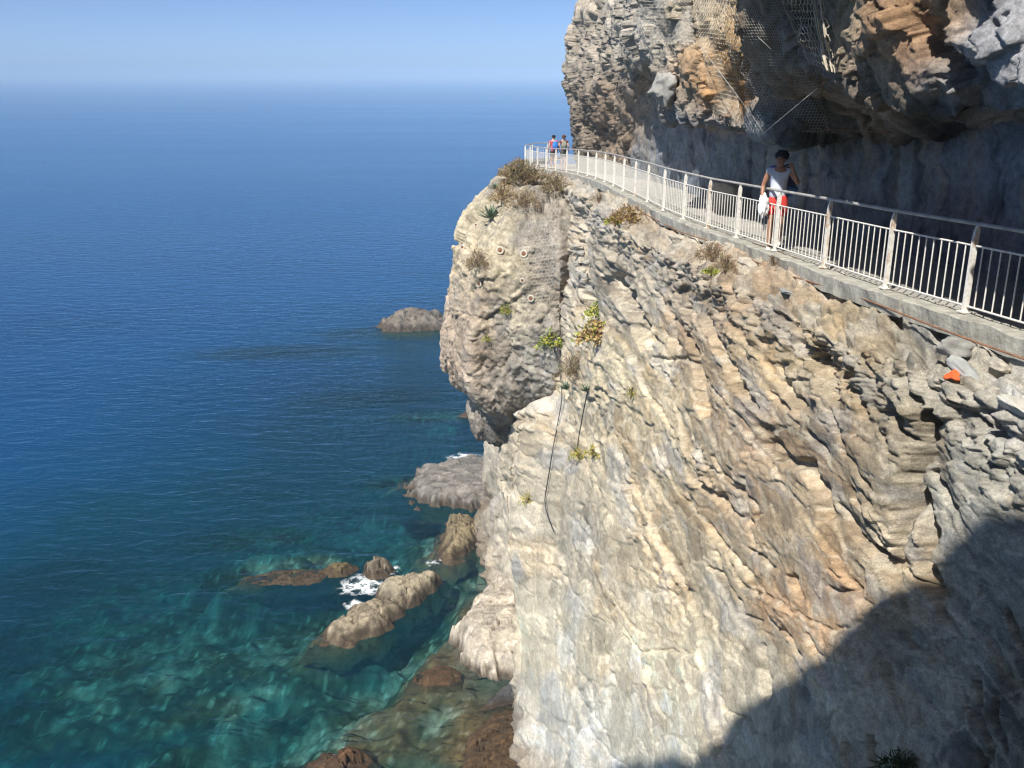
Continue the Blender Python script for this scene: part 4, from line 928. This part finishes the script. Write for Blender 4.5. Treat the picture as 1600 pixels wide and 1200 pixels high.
# ================================================================== ROCKFALL NETS
def net(name, label, quad, names, cell, r, offs, mat, n=(26, 26), lift=None, sides=3):
    A, B, C_, D_ = [np.array(q_, float) for q_ in quad]           # top left, top right, bottom right, bottom left
    P_ = np.zeros((n[0], n[1], 3)); Nn = np.zeros_like(P_)
    for i in range(n[0]):
        for j in range(n[1]):
            u, v = j / (n[1] - 1), i / (n[0] - 1)
            q_ = (A * (1 - u) + B * u) * (1 - v) + (D_ * (1 - u) + C_ * u) * v
            h_, n_ = hit(q_[0], q_[1], names, 4.0); P_[i, j] = h_; Nn[i, j] = n_
    S = smooth_grid(P_, 14); N2 = smooth_grid(Nn, 30); N2 /= np.linalg.norm(N2, axis=-1, keepdims=True)
    push = np.maximum(((P_ - S) * N2).sum(-1), 0) * .6 + offs
    push = smooth_grid(push[..., None], 3)
    S = S + N2 * push
    lu = np.linalg.norm(S[:, -1] - S[:, 0], axis=-1).mean(); lv = np.linalg.norm(S[-1] - S[0], axis=-1).mean()
    nu, nv = max(4, int(lu / cell)), max(4, int(lv / (cell * .75)))
    def at_(u, v):
        fi = min(max(v, 0), 1) * (n[0] - 1); fj = min(max(u, 0), 1) * (n[1] - 1); i0, j0 = min(int(fi), n[0] - 2), min(int(fj), n[1] - 2); a, b_ = fi - i0, fj - j0
        return Vector(S[i0, j0] * (1 - a) * (1 - b_) + S[i0 + 1, j0] * a * (1 - b_) + S[i0, j0 + 1] * (1 - a) * b_ + S[i0 + 1, j0 + 1] * a * b_)
    mb = MB()
    # hexagons: rows of zigzags linked by short uprights
    for i in range(nv):
        o_ = 0.5 * (i % 2)
        for j in range(nu):
            jt = lambda: random.uniform(-.08, .08)
            a = at_((j + o_ + jt()) / nu, i / nv); b_ = at_((j + o_ + .5) / nu, (i + .32) / nv); c = at_((j + o_ + 1 + jt()) / nu, i / nv); d2_ = at_((j + o_ + .5) / nu, (i + 1) / nv)
            mb.tube([a, b_, c], r, sides, False); mb.tube([b_, d2_], r, sides, False)
    ob = mb.build(name, mat); tag(ob, label, 'rockfall net', 'wire nets on the rock'); return ob, at_
M['net_bright'] = simple('pale_net_wire', (.50, .44, .34), .6, var=.25, vscale=3)
_, hat = net('rockfall_net', 'heavy pale wire net bulging loose from the overhang', [(1232,-14),(1302,-14),(1322,108),(1276,92)], ('overhang',), .125, .0065, .14, M['net_bright'], sides=4)
net('rockfall_net', 'fine wire net over the shaded recess between the orange rock and the loose net', [(1164,-14),(1262,-14),(1295,204),(1168,206)], ('overhang',), .11, .0034, .05, M['steel'])
net('rockfall_net', 'sunlit tan wire net hanging over the orange rock', [(1084,-14),(1160,-14),(1160,200),(1118,184)], ('overhang',), .13, .0040, .06, M['net_bright'])
net('rockfall_net', 'grey wire net over the top of the far rock pillar', [(1000,-14),(1082,-14),(1090,70),(1000,66)], ('overhang',), .15, .0050, .06, M['steel'])
net('rockfall_net', 'grey wire net hanging down the upper headland under the railing', [(822,318),(872,312),(864,470),(816,476)], ('headland',), .20, .0085, .05, M['steel'], n=(30, 16))
mb = MB()
for u in (.78, .83, .95): mb.tube([hat(u, v) + Vector((-.02, -.02, 0)) for v in np.linspace(0, 1, 14)], .011, 5)
tag(mb.build('net_rope', M['net_bright']), 'bundle of pale ropes down the right edge of the loose net', 'rope')
cable('net_cable', 'steel cable slanting down over the tan net to the back wall', [(1100,60),(1125,95),(1150,130),(1175,165),(1205,204)], .006, M['steel'], ('overhang',), .12)
cable('net_cable', 'steel cable rising from the back wall towards the loose net', [(1208,208),(1235,184),(1260,162),(1285,140)], .006, M['steel'], ('overhang',), .12)
cable('net_cable', 'thin steel cable crossing the shaded net from top to middle', [(1205,60),(1235,95),(1262,125),(1284,142)], .005, M['steel'], ('overhang',), .12)
cable('net_cable', 'lower boundary cable along the foot of the shaded net', [(1150,210),(1190,210),(1240,206),(1290,202),(1340,204),(1400,208)], .010, M['rust'], ('overhang',), .08)

# ================================================================== PLANTS
def leaf_mat(name, c1, c2, rough=.6):
    m, t, b, o = newmat(name)
    oi = t.nodes.new('ShaderNodeNewGeometry'); n = noise_node(t, 9.0, 3, .6, oi.outputs['Position'])
    rp = ramp(t, oi.outputs['Random Per Island'], 0.0, 1.0, (*c1, 1), (*c2, 1))
    t.links.new(rp.outputs[0], b.inputs['Base Color']); b.inputs['Roughness'].default_value = rough
    b.inputs['Specular IOR Level'].default_value = .2
    return m
M['dry_olive'] = leaf_mat('dry_olive_leaves', (.13, .11, .05), (.29, .24, .13))
M['dry_brown'] = leaf_mat('dry_brown_leaves', (.15, .09, .045), (.33, .23, .14))
M['rust_leaf'] = leaf_mat('rust_leaves', (.20, .11, .035), (.34, .24, .09))
M['lime'] = leaf_mat('lime_succulent', (.14, .20, .03), (.34, .37, .07), .5)
M['yellow_leaf'] = leaf_mat('yellow_succulent', (.30, .27, .03), (.50, .40, .07), .45)
M['orange_leaf'] = leaf_mat('orange_succulent', (.30, .18, .07), (.46, .36, .16), .5)
M['agave'] = leaf_mat('agave_leaf', (.07, .11, .07), (.17, .22, .14), .5)
M['shade_green'] = leaf_mat('deep_green_leaves', (.03, .06, .02), (.08, .12, .04))
M['twig'] = simple('dry_twig', (.20, .15, .10), .9, var=.4)
def tuft(root, name, mat, n, rx, ry, rz, length, width, seed, up=.5, droop=.3, sub=2):
    """many separate narrow bent leaves spread through a low mound"""
    r = random.Random(seed); V = []; Fc = []
    for _ in range(n):
        a = r.uniform(0, 2 * math.pi); q_ = math.sqrt(r.random()); h = r.random() ** .8
        lob = 1 + .35 * math.sin(3 * a + seed) + .2 * math.sin(7 * a + 2 * seed)
        p = Vector((rx * q_ * math.cos(a) * lob, ry * q_ * math.sin(a) * lob, rz * (h * (1 - .8 * q_ * q_) + .12 * math.sin(5 * a + 9 * q_ + seed)) - .25 * rz * q_))
        d = Vector((math.cos(a) * (.15 + .6 * q_) + r.gauss(0, .6), math.sin(a) * (.15 + .6 * q_) + r.gauss(0, .6), up + r.gauss(0, .55))).normalized()
        s_ = d.cross(Vector((r.gauss(0, 1), r.gauss(0, 1), r.gauss(0, 1)))).normalized(); L_ = length * r.uniform(.55, 1.25); W_ = width * r.uniform(.7, 1.3)
        k = len(V); dn = Vector((0, 0, -droop))
        p1 = p + d * L_ * .5 + dn * L_ * .12; p2 = p + d * L_ + dn * L_ * .5
        V += [p - s_ * W_ * .35, p + s_ * W_ * .35, p1 + s_ * W_ * .5, p1 - s_ * W_ * .5, p2]
        Fc += [(k, k + 1, k + 2, k + 3), (k + 3, k + 2, k + 4)]
    return tag(mesh_obj(name, np.array([tuple(v) for v in V]), [tuple(f) for f in Fc], mat, root), kind='stuff')
def stems(root, n, rx, ry, rz, seed, r_=.008):
    r = random.Random(seed + 99); mb = MB()
    for _ in range(n):
        a = r.uniform(0, 2 * math.pi); q_ = r.uniform(.2, 1)
        e = Vector((rx * q_ * math.cos(a), ry * q_ * math.sin(a), rz * r.uniform(.5, 1.0)))
        mb.tube([(0, 0, -.12), e * .5 + Vector((0, 0, .06)), e], [r_ * 1.6, r_, r_ * .5], 4, False)
    return mb.build('stem', M['twig'], root)
def plant(name, label, px, py, wpx, hpx, kind, seed, names=('cliff', 'headland'), cat='shrub', group='plants growing on the cliff', n=None, push=.0):
    p, nn = hit(px, py + hpx * .3, names); u = mpp(p); rx = wpx * .5 * u; rz = hpx * u * .8
    root = empty(name, p + Vector((-.06 - push, -.05, -.02)) + nn * .04); tag(root, label, cat, group)
    if kind == 'dry':
        tuft(root, 'foliage', M['dry_olive'], int((n or 700) * 1.6), rx, rx * .8, rz, rx * .24, rx * .034, seed, .9, .2); tuft(root, 'dry_branches', M['dry_brown'], (n or 700), rx * 1.05, rx * .85, rz * 1.1, rx * .30, rx * .018, seed + 1, 1.0, .2); stems(root, 14, rx, rx * .8, rz, seed)
    elif kind == 'brown':
        tuft(root, 'dry_branches', M['dry_brown'], int((n or 600) * 1.5), rx, rx * .8, rz, rx * .30, rx * .024, seed, .8, .4); tuft(root, 'foliage', M['dry_olive'], (n or 600) // 4, rx * .8, rx * .6, rz * .9, rx * .35, rx * .04, seed + 1, .8, .2); stems(root, 10, rx, rx * .8, rz, seed)
    elif kind == 'rust':
        tuft(root, 'foliage', M['rust_leaf'], int((n or 420) * 1.6), rx, rx * .7, rz, rx * .18, rx * .05, seed, .7, .3); tuft(root, 'dry_branches', M['dry_brown'], 200, rx, rx * .7, rz, rx * .5, rx * .03, seed + 1, .8, .3); stems(root, 8, rx, rx * .7, rz, seed)
    elif kind in ('lime', 'yellow', 'orange'):
        mt = {'lime': M['lime'], 'yellow': M['yellow_leaf'], 'orange': M['orange_leaf']}[kind]
        tuft(root, 'foliage', mt, int((n or 240) * 1.5), rx, rx * .8, rz, rx * .24, rx * .13, seed, .7, .15)
        if kind != 'lime': tuft(root, 'new_growth', M['lime'], (n or 240) // 3, rx * .9, rx * .7, rz * 1.05, rx * .24, rx * .12, seed + 2, .8, .1)
        else: tuft(root, 'old_leaves', M['yellow_leaf'], 50, rx, rx * .8, rz * .6, rx * .34, rx * .16, seed + 2, .2, .4)
        stems(root, 8, rx * .9, rx * .7, rz * .7, seed, .012)
    elif kind == 'agave':
        r = random.Random(seed)
        for k in range(26):
            a = k * 2.399; el = .15 + 1.1 * (k / 26); L_ = rx * (1.15 - .3 * (k / 26)) * r.uniform(.85, 1.1); W_ = rx * .09
            d = Vector((math.cos(a) * math.cos(el), math.sin(a) * math.cos(el), math.sin(el))); s_ = Vector((-math.sin(a), math.cos(a), 0))
            V = []
            for f, wd, sg in ((0, .6, 0), (.35, 1, -.03), (.7, .7, -.02), (1, 0.04, .03)):
                c = d * L_ * f + Vector((0, 0, sg * L_)); V += [c - s_ * W_ * wd, c + Vector((0, 0, -W_ * .5 * wd)), c + s_ * W_ * wd]
            Fk = []
            for i in range(3):
                for j in range(2): b0 = i * 3 + j; Fk.append((b0, b0 + 1, b0 + 4, b0 + 3))
            mesh_obj('leaf', np.array([tuple(v) for v in V]), Fk, M['agave'], root)
    elif kind == 'shade':
        tuft(root, 'foliage', M['shade_green'], n or 600, rx, rx * .8, rz, rx * .4, rx * .06, seed, .8, .3); stems(root, 12, rx, rx * .8, rz, seed)
    return root
HL = ('headland',)
plant('dry_shrub', 'largest dry olive brown shrub crowning the headland at the end of the railing', 814, 268, 66, 34, 'dry', 1, HL, n=1300)
plant('dry_shrub', 'dry shrub right of the headland crown, close under the far railing posts', 869, 282, 44, 30, 'dry', 2)
plant('rust_shrub', 'rust orange leafy patch below the crown shrub of the headland', 790, 300, 40, 36, 'rust', 3, HL, n=560)
plant('dry_shrub', 'small pale dry bush hanging on the headland under the rust orange patch', 820, 312, 46, 36, 'brown', 4, HL)
plant('agave', 'spiky blue-green agave on the upper left shoulder of the headland', 770, 328, 52, 34, 'agave', 5, HL, cat='agave')
plant('agave', 'small agave poking out left of the rust orange patch', 776, 285, 26, 22, 'agave', 6, HL, cat='agave')
plant('dry_shrub', 'brown dry bush low on the headland face between the anchor rings', 752, 402, 44, 34, 'brown', 7, HL)
plant('ledge_bush', 'orange and green bush on the ledge below the middle of the railing', 985, 332, 60, 28, 'rust', 8, ('cliff',))
plant('succulent', 'yellow-green clump inside the orange ledge bush', 968, 338, 28, 14, 'lime', 9, ('cliff',), cat='succulent')
plant('dry_shrub', 'straw coloured dry bush on the ledge under the walking man', 1118, 392, 52, 30, 'brown', 10, ('cliff',))
plant('dry_shrub', 'pinkish dry tuft at the right end of the straw coloured bush', 1142, 410, 36, 22, 'brown', 11, ('cliff',))
plant('succulent', 'bright lime cushion at the foot of the straw coloured bush', 1119, 421, 24, 12, 'lime', 12, ('cliff',), cat='succulent')
plant('dry_shrub', 'wispy dry grass tuft at the edge of the kerb right of the walking man', 1216, 408, 22, 18, 'brown', 13, ('cliff',), n=260)
plant('succulent', 'upper lime green clump beside the dark fissure', 932, 484, 34, 26, 'lime', 14, cat='succulent')
plant('succulent', 'spreading orange and green cactus clump under the lime clump', 935, 514, 56, 36, 'orange', 15, cat='succulent', n=330)
plant('succulent', 'lime green clump hanging above the black cable under the headland net', 862, 524, 34, 34, 'lime', 16, cat='succulent')
plant('dry_shrub', 'olive dry bush in the middle of the upper face above the agaves', 900, 566, 46, 46, 'dry', 17)
plant('agave', 'dark agave cluster left under the olive bush', 888, 598, 34, 30, 'agave', 18, cat='agave')
plant('agave', 'paler agave right under the olive bush', 918, 600, 30, 28, 'agave', 19, cat='agave')
plant('succulent', 'tiny green sprig on the headland face', 795, 478, 20, 20, 'lime', 20, cat='succulent', n=110)
plant('succulent', 'tiny yellow-green sprig left of centre on the lower headland', 763, 525, 14, 14, 'lime', 21, cat='succulent', n=90)
plant('succulent', 'single green sprig with a shadow on the smooth face', 992, 608, 16, 24, 'lime', 22, cat='succulent', n=110)
plant('succulent', 'yellow succulent tuft, left one of the pair below the short cable', 908, 708, 26, 20, 'yellow', 23, cat='succulent', n=150)
plant('succulent', 'yellow succulent tuft, right one of the pair below the short cable', 932, 702, 26, 20, 'yellow', 24, cat='succulent', n=150)
plant('succulent', 'lone yellow tuft at the left edge of the lower cliff', 827, 776, 22, 20, 'yellow', 25, cat='succulent', n=130)
plant('shrub', 'dark green bush in the shadow at the bottom right', 1420, 1188, 70, 60, 'shade', 26, ('cliff',))
plant('dry_shrub', 'sparse dry tuft on the rock right of the headland net', 880, 440, 24, 20, 'brown', 27, n=200)
plant('dry_shrub', 'low dry tuft on the ledge left of the orange and green bush', 935, 305, 30, 16, 'brown', 28, ('cliff',), n=260)

# ================================================================== PEOPLE
def skin_mesh(name, joints, edges, mat, parent, levels=2, root=0):
    me = bpy.data.meshes.new(name + '_base')
    names = list(joints); idx = {n: i for i, n in enumerate(names)}
    me.from_pydata([joints[n][:3] for n in names], [(idx[a], idx[b]) for a, b in edges], [])
    ob = bpy.data.objects.new(name + '_base', me); COL.objects.link(ob)
    ob.modifiers.new('skin', 'SKIN'); sk = me.skin_vertices[0].data if len(me.skin_vertices) else None
    if sk is None:
        ob.data.update(); bm = bmesh.new(); bm.from_mesh(me); bm.verts.layers.skin.verify(); bm.to_mesh(me); bm.free(); sk = me.skin_vertices[0].data
    for i, n in enumerate(names):
        r = joints[n][3]; r2 = joints[n][4] if len(joints[n]) > 4 else r
        sk[i].radius = (r, r2); sk[i].use_root = (i == root)
    sb = ob.modifiers.new('sub', 'SUBSURF'); sb.levels = levels; sb.render_levels = levels
    dg = bpy.context.evaluated_depsgraph_get(); dg.update()
    m2 = bpy.data.meshes.new_from_object(ob.evaluated_get(dg)); m2.name = name
    bpy.data.objects.remove(ob)
    m2.polygons.foreach_set('use_smooth', np.ones(len(m2.polygons), bool)); m2.materials.clear(); m2.materials.append(mat)
    return link(bpy.data.objects.new(name, m2), parent)
def blob(name, c, r, mat, parent, seed=0, amp=.1, sub=3, f=3.0):
    bm = bmesh.new(); bmesh.ops.create_icosphere(bm, subdivisions=sub, radius=1.0)
    V = np.array([v.co for v in bm.verts]); Fc = np.array([[v.index for v in q.verts] for q in bm.faces]); bm.free()
    V = V * (1 + amp * fbm(V[:, 0] * f, V[:, 1] * f, V[:, 2] * f + seed, 3, 800 + seed))[:, None]
    return mesh_obj(name, V * np.array(r) + np.array(c), Fc, mat, parent, True)
def fingers(J, E, wrist, direction, side, palm_n, pre):
    """palm and five fingers on the end of an arm; side = towards the thumb"""
    d = Vector(direction).normalized(); s_ = (Vector(side) - d * Vector(side).dot(d)).normalized(); w_ = Vector(wrist); pn = Vector(palm_n)
    pa = w_ + d * .05; J[pre + 'palm'] = (*pa, .026, .018); E.append((pre + 'wrist', pre + 'palm'))
    for k, (o_, L_) in enumerate(((.030, .070), (.010, .080), (-.010, .074), (-.028, .058))):
        a = pa + d * .035 + s_ * o_; b_ = a + d * L_ * .5 + pn * .010; c = a + d * L_ * .85 + pn * .032
        for q_, n_, r_ in ((a, 'a', .010), (b_, 'b', .009), (c, 'c', .008)): J[f'{pre}f{k}{n_}'] = (*q_, r_)
        E += [(pre + 'palm', f'{pre}f{k}a'), (f'{pre}f{k}a', f'{pre}f{k}b'), (f'{pre}f{k}b', f'{pre}f{k}c')]
    a = pa + s_ * .03 + d * .0; b_ = a + s_ * .022 + d * .03 + pn * .01; J[pre + 'ta'] = (*a, .012); J[pre + 'tb'] = (*b_, .009)
    E += [(pre + 'palm', pre + 'ta'), (pre + 'ta', pre + 'tb')]
def person(label, loc, rz, pose, colors, hair='short', group=None, scale=1.0, shorts_len=.40, headturn=0.0):
    root = empty('person', loc, rz); root.scale = (scale,) * 3; tag(root, label, 'person', group)
    J = {'pelvis': (0, 0, .94, .125, .095), 'waist': (0, .005, 1.08, .12, .088), 'chest': (0, .01, 1.26, .145, .10), 'upper': (0, .0, 1.39, .13, .088), 'neck': (0, 0, 1.49, .056), 'skull': (0, .012, 1.575, .078, .088), 'top': (0, .008, 1.675, .082, .096)}
    E = [('pelvis', 'waist'), ('waist', 'chest'), ('chest', 'upper'), ('upper', 'neck'), ('neck', 'skull'), ('skull', 'top')]
    for sd_, pre in ((1, 'R'), (-1, 'L')):
        sh = Vector((sd_ * .185, -.005, 1.40)); el = Vector(pose[pre + 'elbow']); wr = Vector(pose[pre + 'wrist'])
        J[pre + 'sh'] = (*sh, .060); J[pre + 'el'] = (*el, .041); fm = el.lerp(wr, .35); J[pre + 'fm'] = (*fm, .041); J[pre + 'wrist'] = (*wr, .026)
        E += [('upper', pre + 'sh'), (pre + 'sh', pre + 'el'), (pre + 'el', pre + 'fm'), (pre + 'fm', pre + 'wrist')]
        fingers(J, E, wr, wr - el, pose.get(pre + 'thumb', (0, 1, 0)), pose.get(pre + 'palm', (-sd_, .2, 0)), pre)
        hp_ = Vector((sd_ * .088, 0, .88)); kn = Vector(pose[pre + 'knee']); an = Vector(pose[pre + 'ankle'])
        J[pre + 'hip'] = (*hp_, .090); J[pre + 'thigh'] = (*hp_.lerp(kn, .45), .078); J[pre + 'knee'] = (*kn, .054); ca = kn.lerp(an, .33) + Vector((0, -.018, 0)); J[pre + 'calf'] = (*ca, .056); J[pre + 'ankle'] = (*an, .036)
        ft = an + Vector((0, .11, -.05)); J[pre + 'foot'] = (*ft, .036, .028); E += [('pelvis', pre + 'hip'), (pre + 'hip', pre + 'thigh'), (pre + 'thigh', pre + 'knee'), (pre + 'knee', pre + 'calf'), (pre + 'calf', pre + 'ankle'), (pre + 'ankle', pre + 'foot')]
    body = skin_mesh('body', J, E, colors['skin'], root)
    P = lambda n, dr=0.0: (*J[n][:3], J[n][3] + dr, (J[n][4] if len(J[n]) > 4 else J[n][3]) + dr)
    # shirt with short sleeves
    S = {'a': (*J['pelvis'][:2], .86, .20, .155), 'b': P('waist', .026), 'c': P('chest', .020), 'd': P('upper', .018), 'e': (0, 0, 1.455, .072, .066)}; SE = [('a', 'b'), ('b', 'c'), ('c', 'd'), ('d', 'e')]
    for pre in 'RL':
        a = Vector(J[pre + 'sh'][:3]); b_ = Vector(J[pre + 'el'][:3]); S[pre + '0'] = (*a, .072); S[pre + '1'] = (*a.lerp(b_, colors.get('sleeve', .45)), .060); SE += [('d', pre + '0'), (pre + '0', pre + '1')]
    skin_mesh('shirt', S, SE, colors['shirt'], root)
    S = {'a': (0, 0, 1.04, .165, .128), 'b': (0, 0, .93, .185, .145)}; SE = [('a', 'b')]
    for pre in 'RL':
        a = Vector(J[pre + 'hip'][:3]); k = Vector(J[pre + 'knee'][:3]); S[pre + '0'] = (*(a + Vector((0, 0, -.02))), .122); S[pre + '1'] = (*a.lerp(k, shorts_len), .114); S[pre + '2'] = (*a.lerp(k, shorts_len + .34), .098)
        SE += [('b', pre + '0'), (pre + '0', pre + '1'), (pre + '1', pre + '2')]
    skin_mesh('shorts', S, SE, colors['shorts'], root)
    for pre in 'RL':
        an = Vector(J[pre + 'ankle'][:3]); b_ = an + Vector((0, -.03, -.03)); f_ = an + Vector((0, .15, -.055))
        skin_mesh('shoe', {'h': (*b_, .046, .042), 'm': (*(an + Vector((0, .06, -.045))), .050, .042), 't': (*f_, .044, .030)}, [('h', 'm'), ('m', 't')], colors['shoes'], root)
    # head details
    ca, sa = math.cos(headturn), math.sin(headturn)
    hd = lambda x, y, z_: (x * ca - (y - .01) * sa, x * sa + (y - .01) * ca + .01, z_)
    blob('nose', hd(0, .100, 1.598), (.014, .020, .024), colors['skin'], root, 3, .02, 2)
    for s_ in (-1, 1):
        blob('eye', hd(s_ * .031, .084, 1.622), (.013, .009, .008), colors['eye'], root, 4, .0, 2)
        blob('ear', hd(s_ * .084, .0, 1.60), (.012, .024, .034), colors['skin'], root, 5, .05, 2)
    blob('mouth', hd(0, .088, 1.558), (.024, .010, .007), colors['lip'], root, 6, .02, 2)
    if hair == 'curly': blob('hair', hd(0, -.045, 1.672), (.114, .110, .098), colors['hair'], root, 7, .28, 4, 5.0)
    elif hair == 'long':
        blob('hair', hd(0, -.026, 1.655), (.106, .112, .092), colors['hair'], root, 8, .12, 4, 5.0); blob('ponytail', hd(.02, -.11, 1.54), (.05, .045, .13), colors['hair'], root, 9, .15, 3, 5.0)
    else: blob('hair', hd(0, -.024, 1.658), (.101, .112, .085), colors['hair'], root, 10, .10, 4, 5.0)
    return root
skin1 = simple('tanned_skin', (.34, .17, .10), .55, var=.12, vscale=14); skin2 = simple('light_skin', (.56, .33, .24), .55, var=.12, vscale=14)
cloth = lambda n, c, v=.18: simple(n, c, .85, var=v, vscale=10, bump=.004, bscale=60)
eye = simple('dark_eye', (.02, .015, .012), .3); lip = simple('lip', (.28, .10, .08), .5)
PB = 0.0
# the man walking towards the viewpoint
ym = 17.0; xm = ray(1207, 385)[0] / ray(1207, 385)[1] * ym + .02; zm = float(FZ(ym)) - .04
pose = {'Relbow': (.27, -.05, 1.13), 'Rwrist': (.27, .10, .90), 'Rthumb': (-.2, 1, 0), 'Rpalm': (-1, .2, 0), 'Lelbow': (-.33, .10, 1.20), 'Lwrist': (-.235, .13, 1.42), 'Lthumb': (1, 0, 0), 'Lpalm': (.3, -1, 0),
        'Rknee': (.09, .10, .50), 'Rankle': (.085, .12, .085), 'Lknee': (-.085, .02, .485), 'Lankle': (-.075, -.22, .13)}
man = person('man with dark curly hair, pale sleeveless shirt and red shorts walking behind railing', (xm, ym, zm), math.pi - .28, pose,
    {'skin': skin1, 'shirt': cloth('pale_blue_shirt', (.58, .62, .72)), 'sleeve': .2, 'shorts': cloth('red_shorts', (.62, .045, .035)), 'shoes': cloth('white_shoe', (.74, .73, .70)), 'hair': cloth('black_hair', (.012, .010, .009)), 'eye': eye, 'lip': lip}, 'curly', scale=.975, headturn=-.35)
def hang(root_obj, local):
    return Matrix.Translation(root_obj.location) @ Matrix.Rotation(root_obj.rotation_euler.z, 4, 'Z') @ Vector(local)
bag = empty('shoulder_bag', hang(man, (-.16, -.19, .98)), man.rotation_euler.z); tag(bag, 'dark blue bag with a light blue lower half slung behind the man in red shorts', 'bag')
V, Fc = stone_mesh((.30, .20, .34), 70, 3, .04, 5); V[:, 2] += .28; mesh_obj('upper_half', V, Fc, cloth('navy_cloth', (.02, .03, .11)), bag, True)
V, Fc = stone_mesh((.33, .22, .26), 71, 3, .04, 5); V[:, 2] += .05; mesh_obj('lower_half', V, Fc, cloth('sky_blue_cloth', (.10, .24, .55)), bag, True)
mb = MB(); mb.tube([(-.05, -.02, .40), (-.02, .04, .50), (.10, .16, .47), (.22, .12, .47), (.34, .0, .43)], .018, 5); mb.build('strap', cloth('blue_strap', (.03, .06, .30)), bag)
tw = empty('cloth_bag', hang(man, (.255, .15, .83)), man.rotation_euler.z); tag(tw, 'crumpled white cloth bag held in the right hand of the man in red shorts', 'bag')
blob('cloth', (-.03, .03, -.05), (.085, .07, .19), cloth('white_cloth', (.80, .79, .78), .1), tw, 12, .35, 4, 2.5); mb = MB(); mb.tube([(-.03, .03, .08), (-.015, .0, .14), (.01, -.03, .08)], .010, 5); mb.build('handle', cloth('white_handle', (.78, .77, .76), .1), tw)
# the two hikers at the far end
stand = {'Relbow': (.25, -.06, 1.14), 'Rwrist': (.24, .06, .92), 'Lelbow': (-.25, -.05, 1.14), 'Lwrist': (-.23, .10, .93), 'Rknee': (.09, .03, .50), 'Rankle': (.09, -.02, .085), 'Lknee': (-.09, .05, .50), 'Lankle': (-.10, .06, .085)}
yh = 50.6
def far_person(px, label, cols, hair, rz, sc):
    xh = ray(px, 250)[0] / ray(px, 250)[1] * yh; return person(label, (xh, yh, float(FZ(yh)) - .04), rz, stand, cols, hair, scale=sc)
h1 = far_person(864.5, 'hiker with black hair, red and white top and black shorts at the far end', {'skin': skin2, 'shirt': cloth('red_white_top', (.55, .10, .12)), 'shorts': cloth('black_shorts', (.02, .02, .025)), 'shoes': cloth('pale_shoe', (.6, .58, .55)), 'hair': cloth('black_short_hair', (.012, .012, .014)), 'eye': eye, 'lip': lip}, 'short', .25, .98)
h2 = far_person(880.5, 'hiker with long brown hair and dark olive clothes beside the far rock', {'skin': skin2, 'shirt': cloth('dark_red_top', (.16, .04, .035)), 'shorts': cloth('olive_shorts', (.06, .065, .05)), 'shoes': cloth('pale_boot', (.62, .6, .56)), 'hair': cloth('brown_hair', (.09, .035, .02)), 'eye': eye, 'lip': lip}, 'long', -.1, .98)
def backpack(owner, label, c1, c2, off_):
    bp_ = empty('backpack', hang(owner, off_), owner.rotation_euler.z); tag(bp_, label, 'backpack', 'backpacks of the hikers')
    V, Fc = stone_mesh((.30, .20, .46), 80, 3, .03, 4); mesh_obj('pack', V, Fc, c1, bp_, True)
    V, Fc = stone_mesh((.22, .10, .20), 81, 3, .03, 4); V += np.array([0, -.12, -.10]); mesh_obj('pocket', V, Fc, c2, bp_, True)
    mb = MB()
    for s_ in (-1, 1): mb.tube([(s_ * .10, .08, .18), (s_ * .12, .20, .20), (s_ * .12, .33, .08), (s_ * .13, .22, -.12), (s_ * .11, .07, -.17)], .016, 5)
    mb.build('strap', c2, bp_)
backpack(h1, 'bright blue backpack on the hiker in the red and white top', cloth('bright_blue_pack', (.03, .20, .62)), cloth('blue_pocket', (.02, .08, .36)), (.03, -.22, 1.17))
backpack(h2, 'grey olive backpack on the hiker with brown hair', cloth('grey_pack', (.26, .25, .20)), cloth('olive_pocket', (.12, .12, .10)), (.02, -.22, 1.20))

# ================================================================== FAR BOAT
bt = empty('boat', tuple(on_z(332, 128.5, SEA))); bt.rotation_euler = (0, 0, .9); tag(bt, 'tiny white boat far out near the hazy horizon', 'boat')
bm = bmesh.new(); hull = []
for y, w_, h_ in ((-7, 2.0, 1.8), (-2, 2.3, 1.7), (3, 1.9, 1.9), (7.5, .08, 2.4)):
    hull.append([(-w_, y, h_), (-w_ * .7, y, -.3), (w_ * .7, y, -.3), (w_, y, h_)])
V = [p for r in hull for p in r]; Fk = [(i * 4 + j, i * 4 + j + 1, i * 4 + j + 5, i * 4 + j + 4) for i in range(3) for j in range(3)] + [(0, 1, 2, 3), (12, 15, 14, 13)] + [(i * 4 + 3, i * 4, i * 4 + 4, i * 4 + 7) for i in range(3)]
bm.free(); wb_ = simple('boat_white', (.8, .8, .8), .4, var=.05); mesh_obj('hull', np.array(V, float), Fk, wb_, bt)
mb = MB(); mb.box((0, -1.5, 2.7), (2.6, 5, 2.0)); mb.build('cabin', wb_, bt); mb = MB(); mb.tube([(0, 0, 3), (0, 0, 9)], .12, 6); mb.build('mast', wb_, bt)
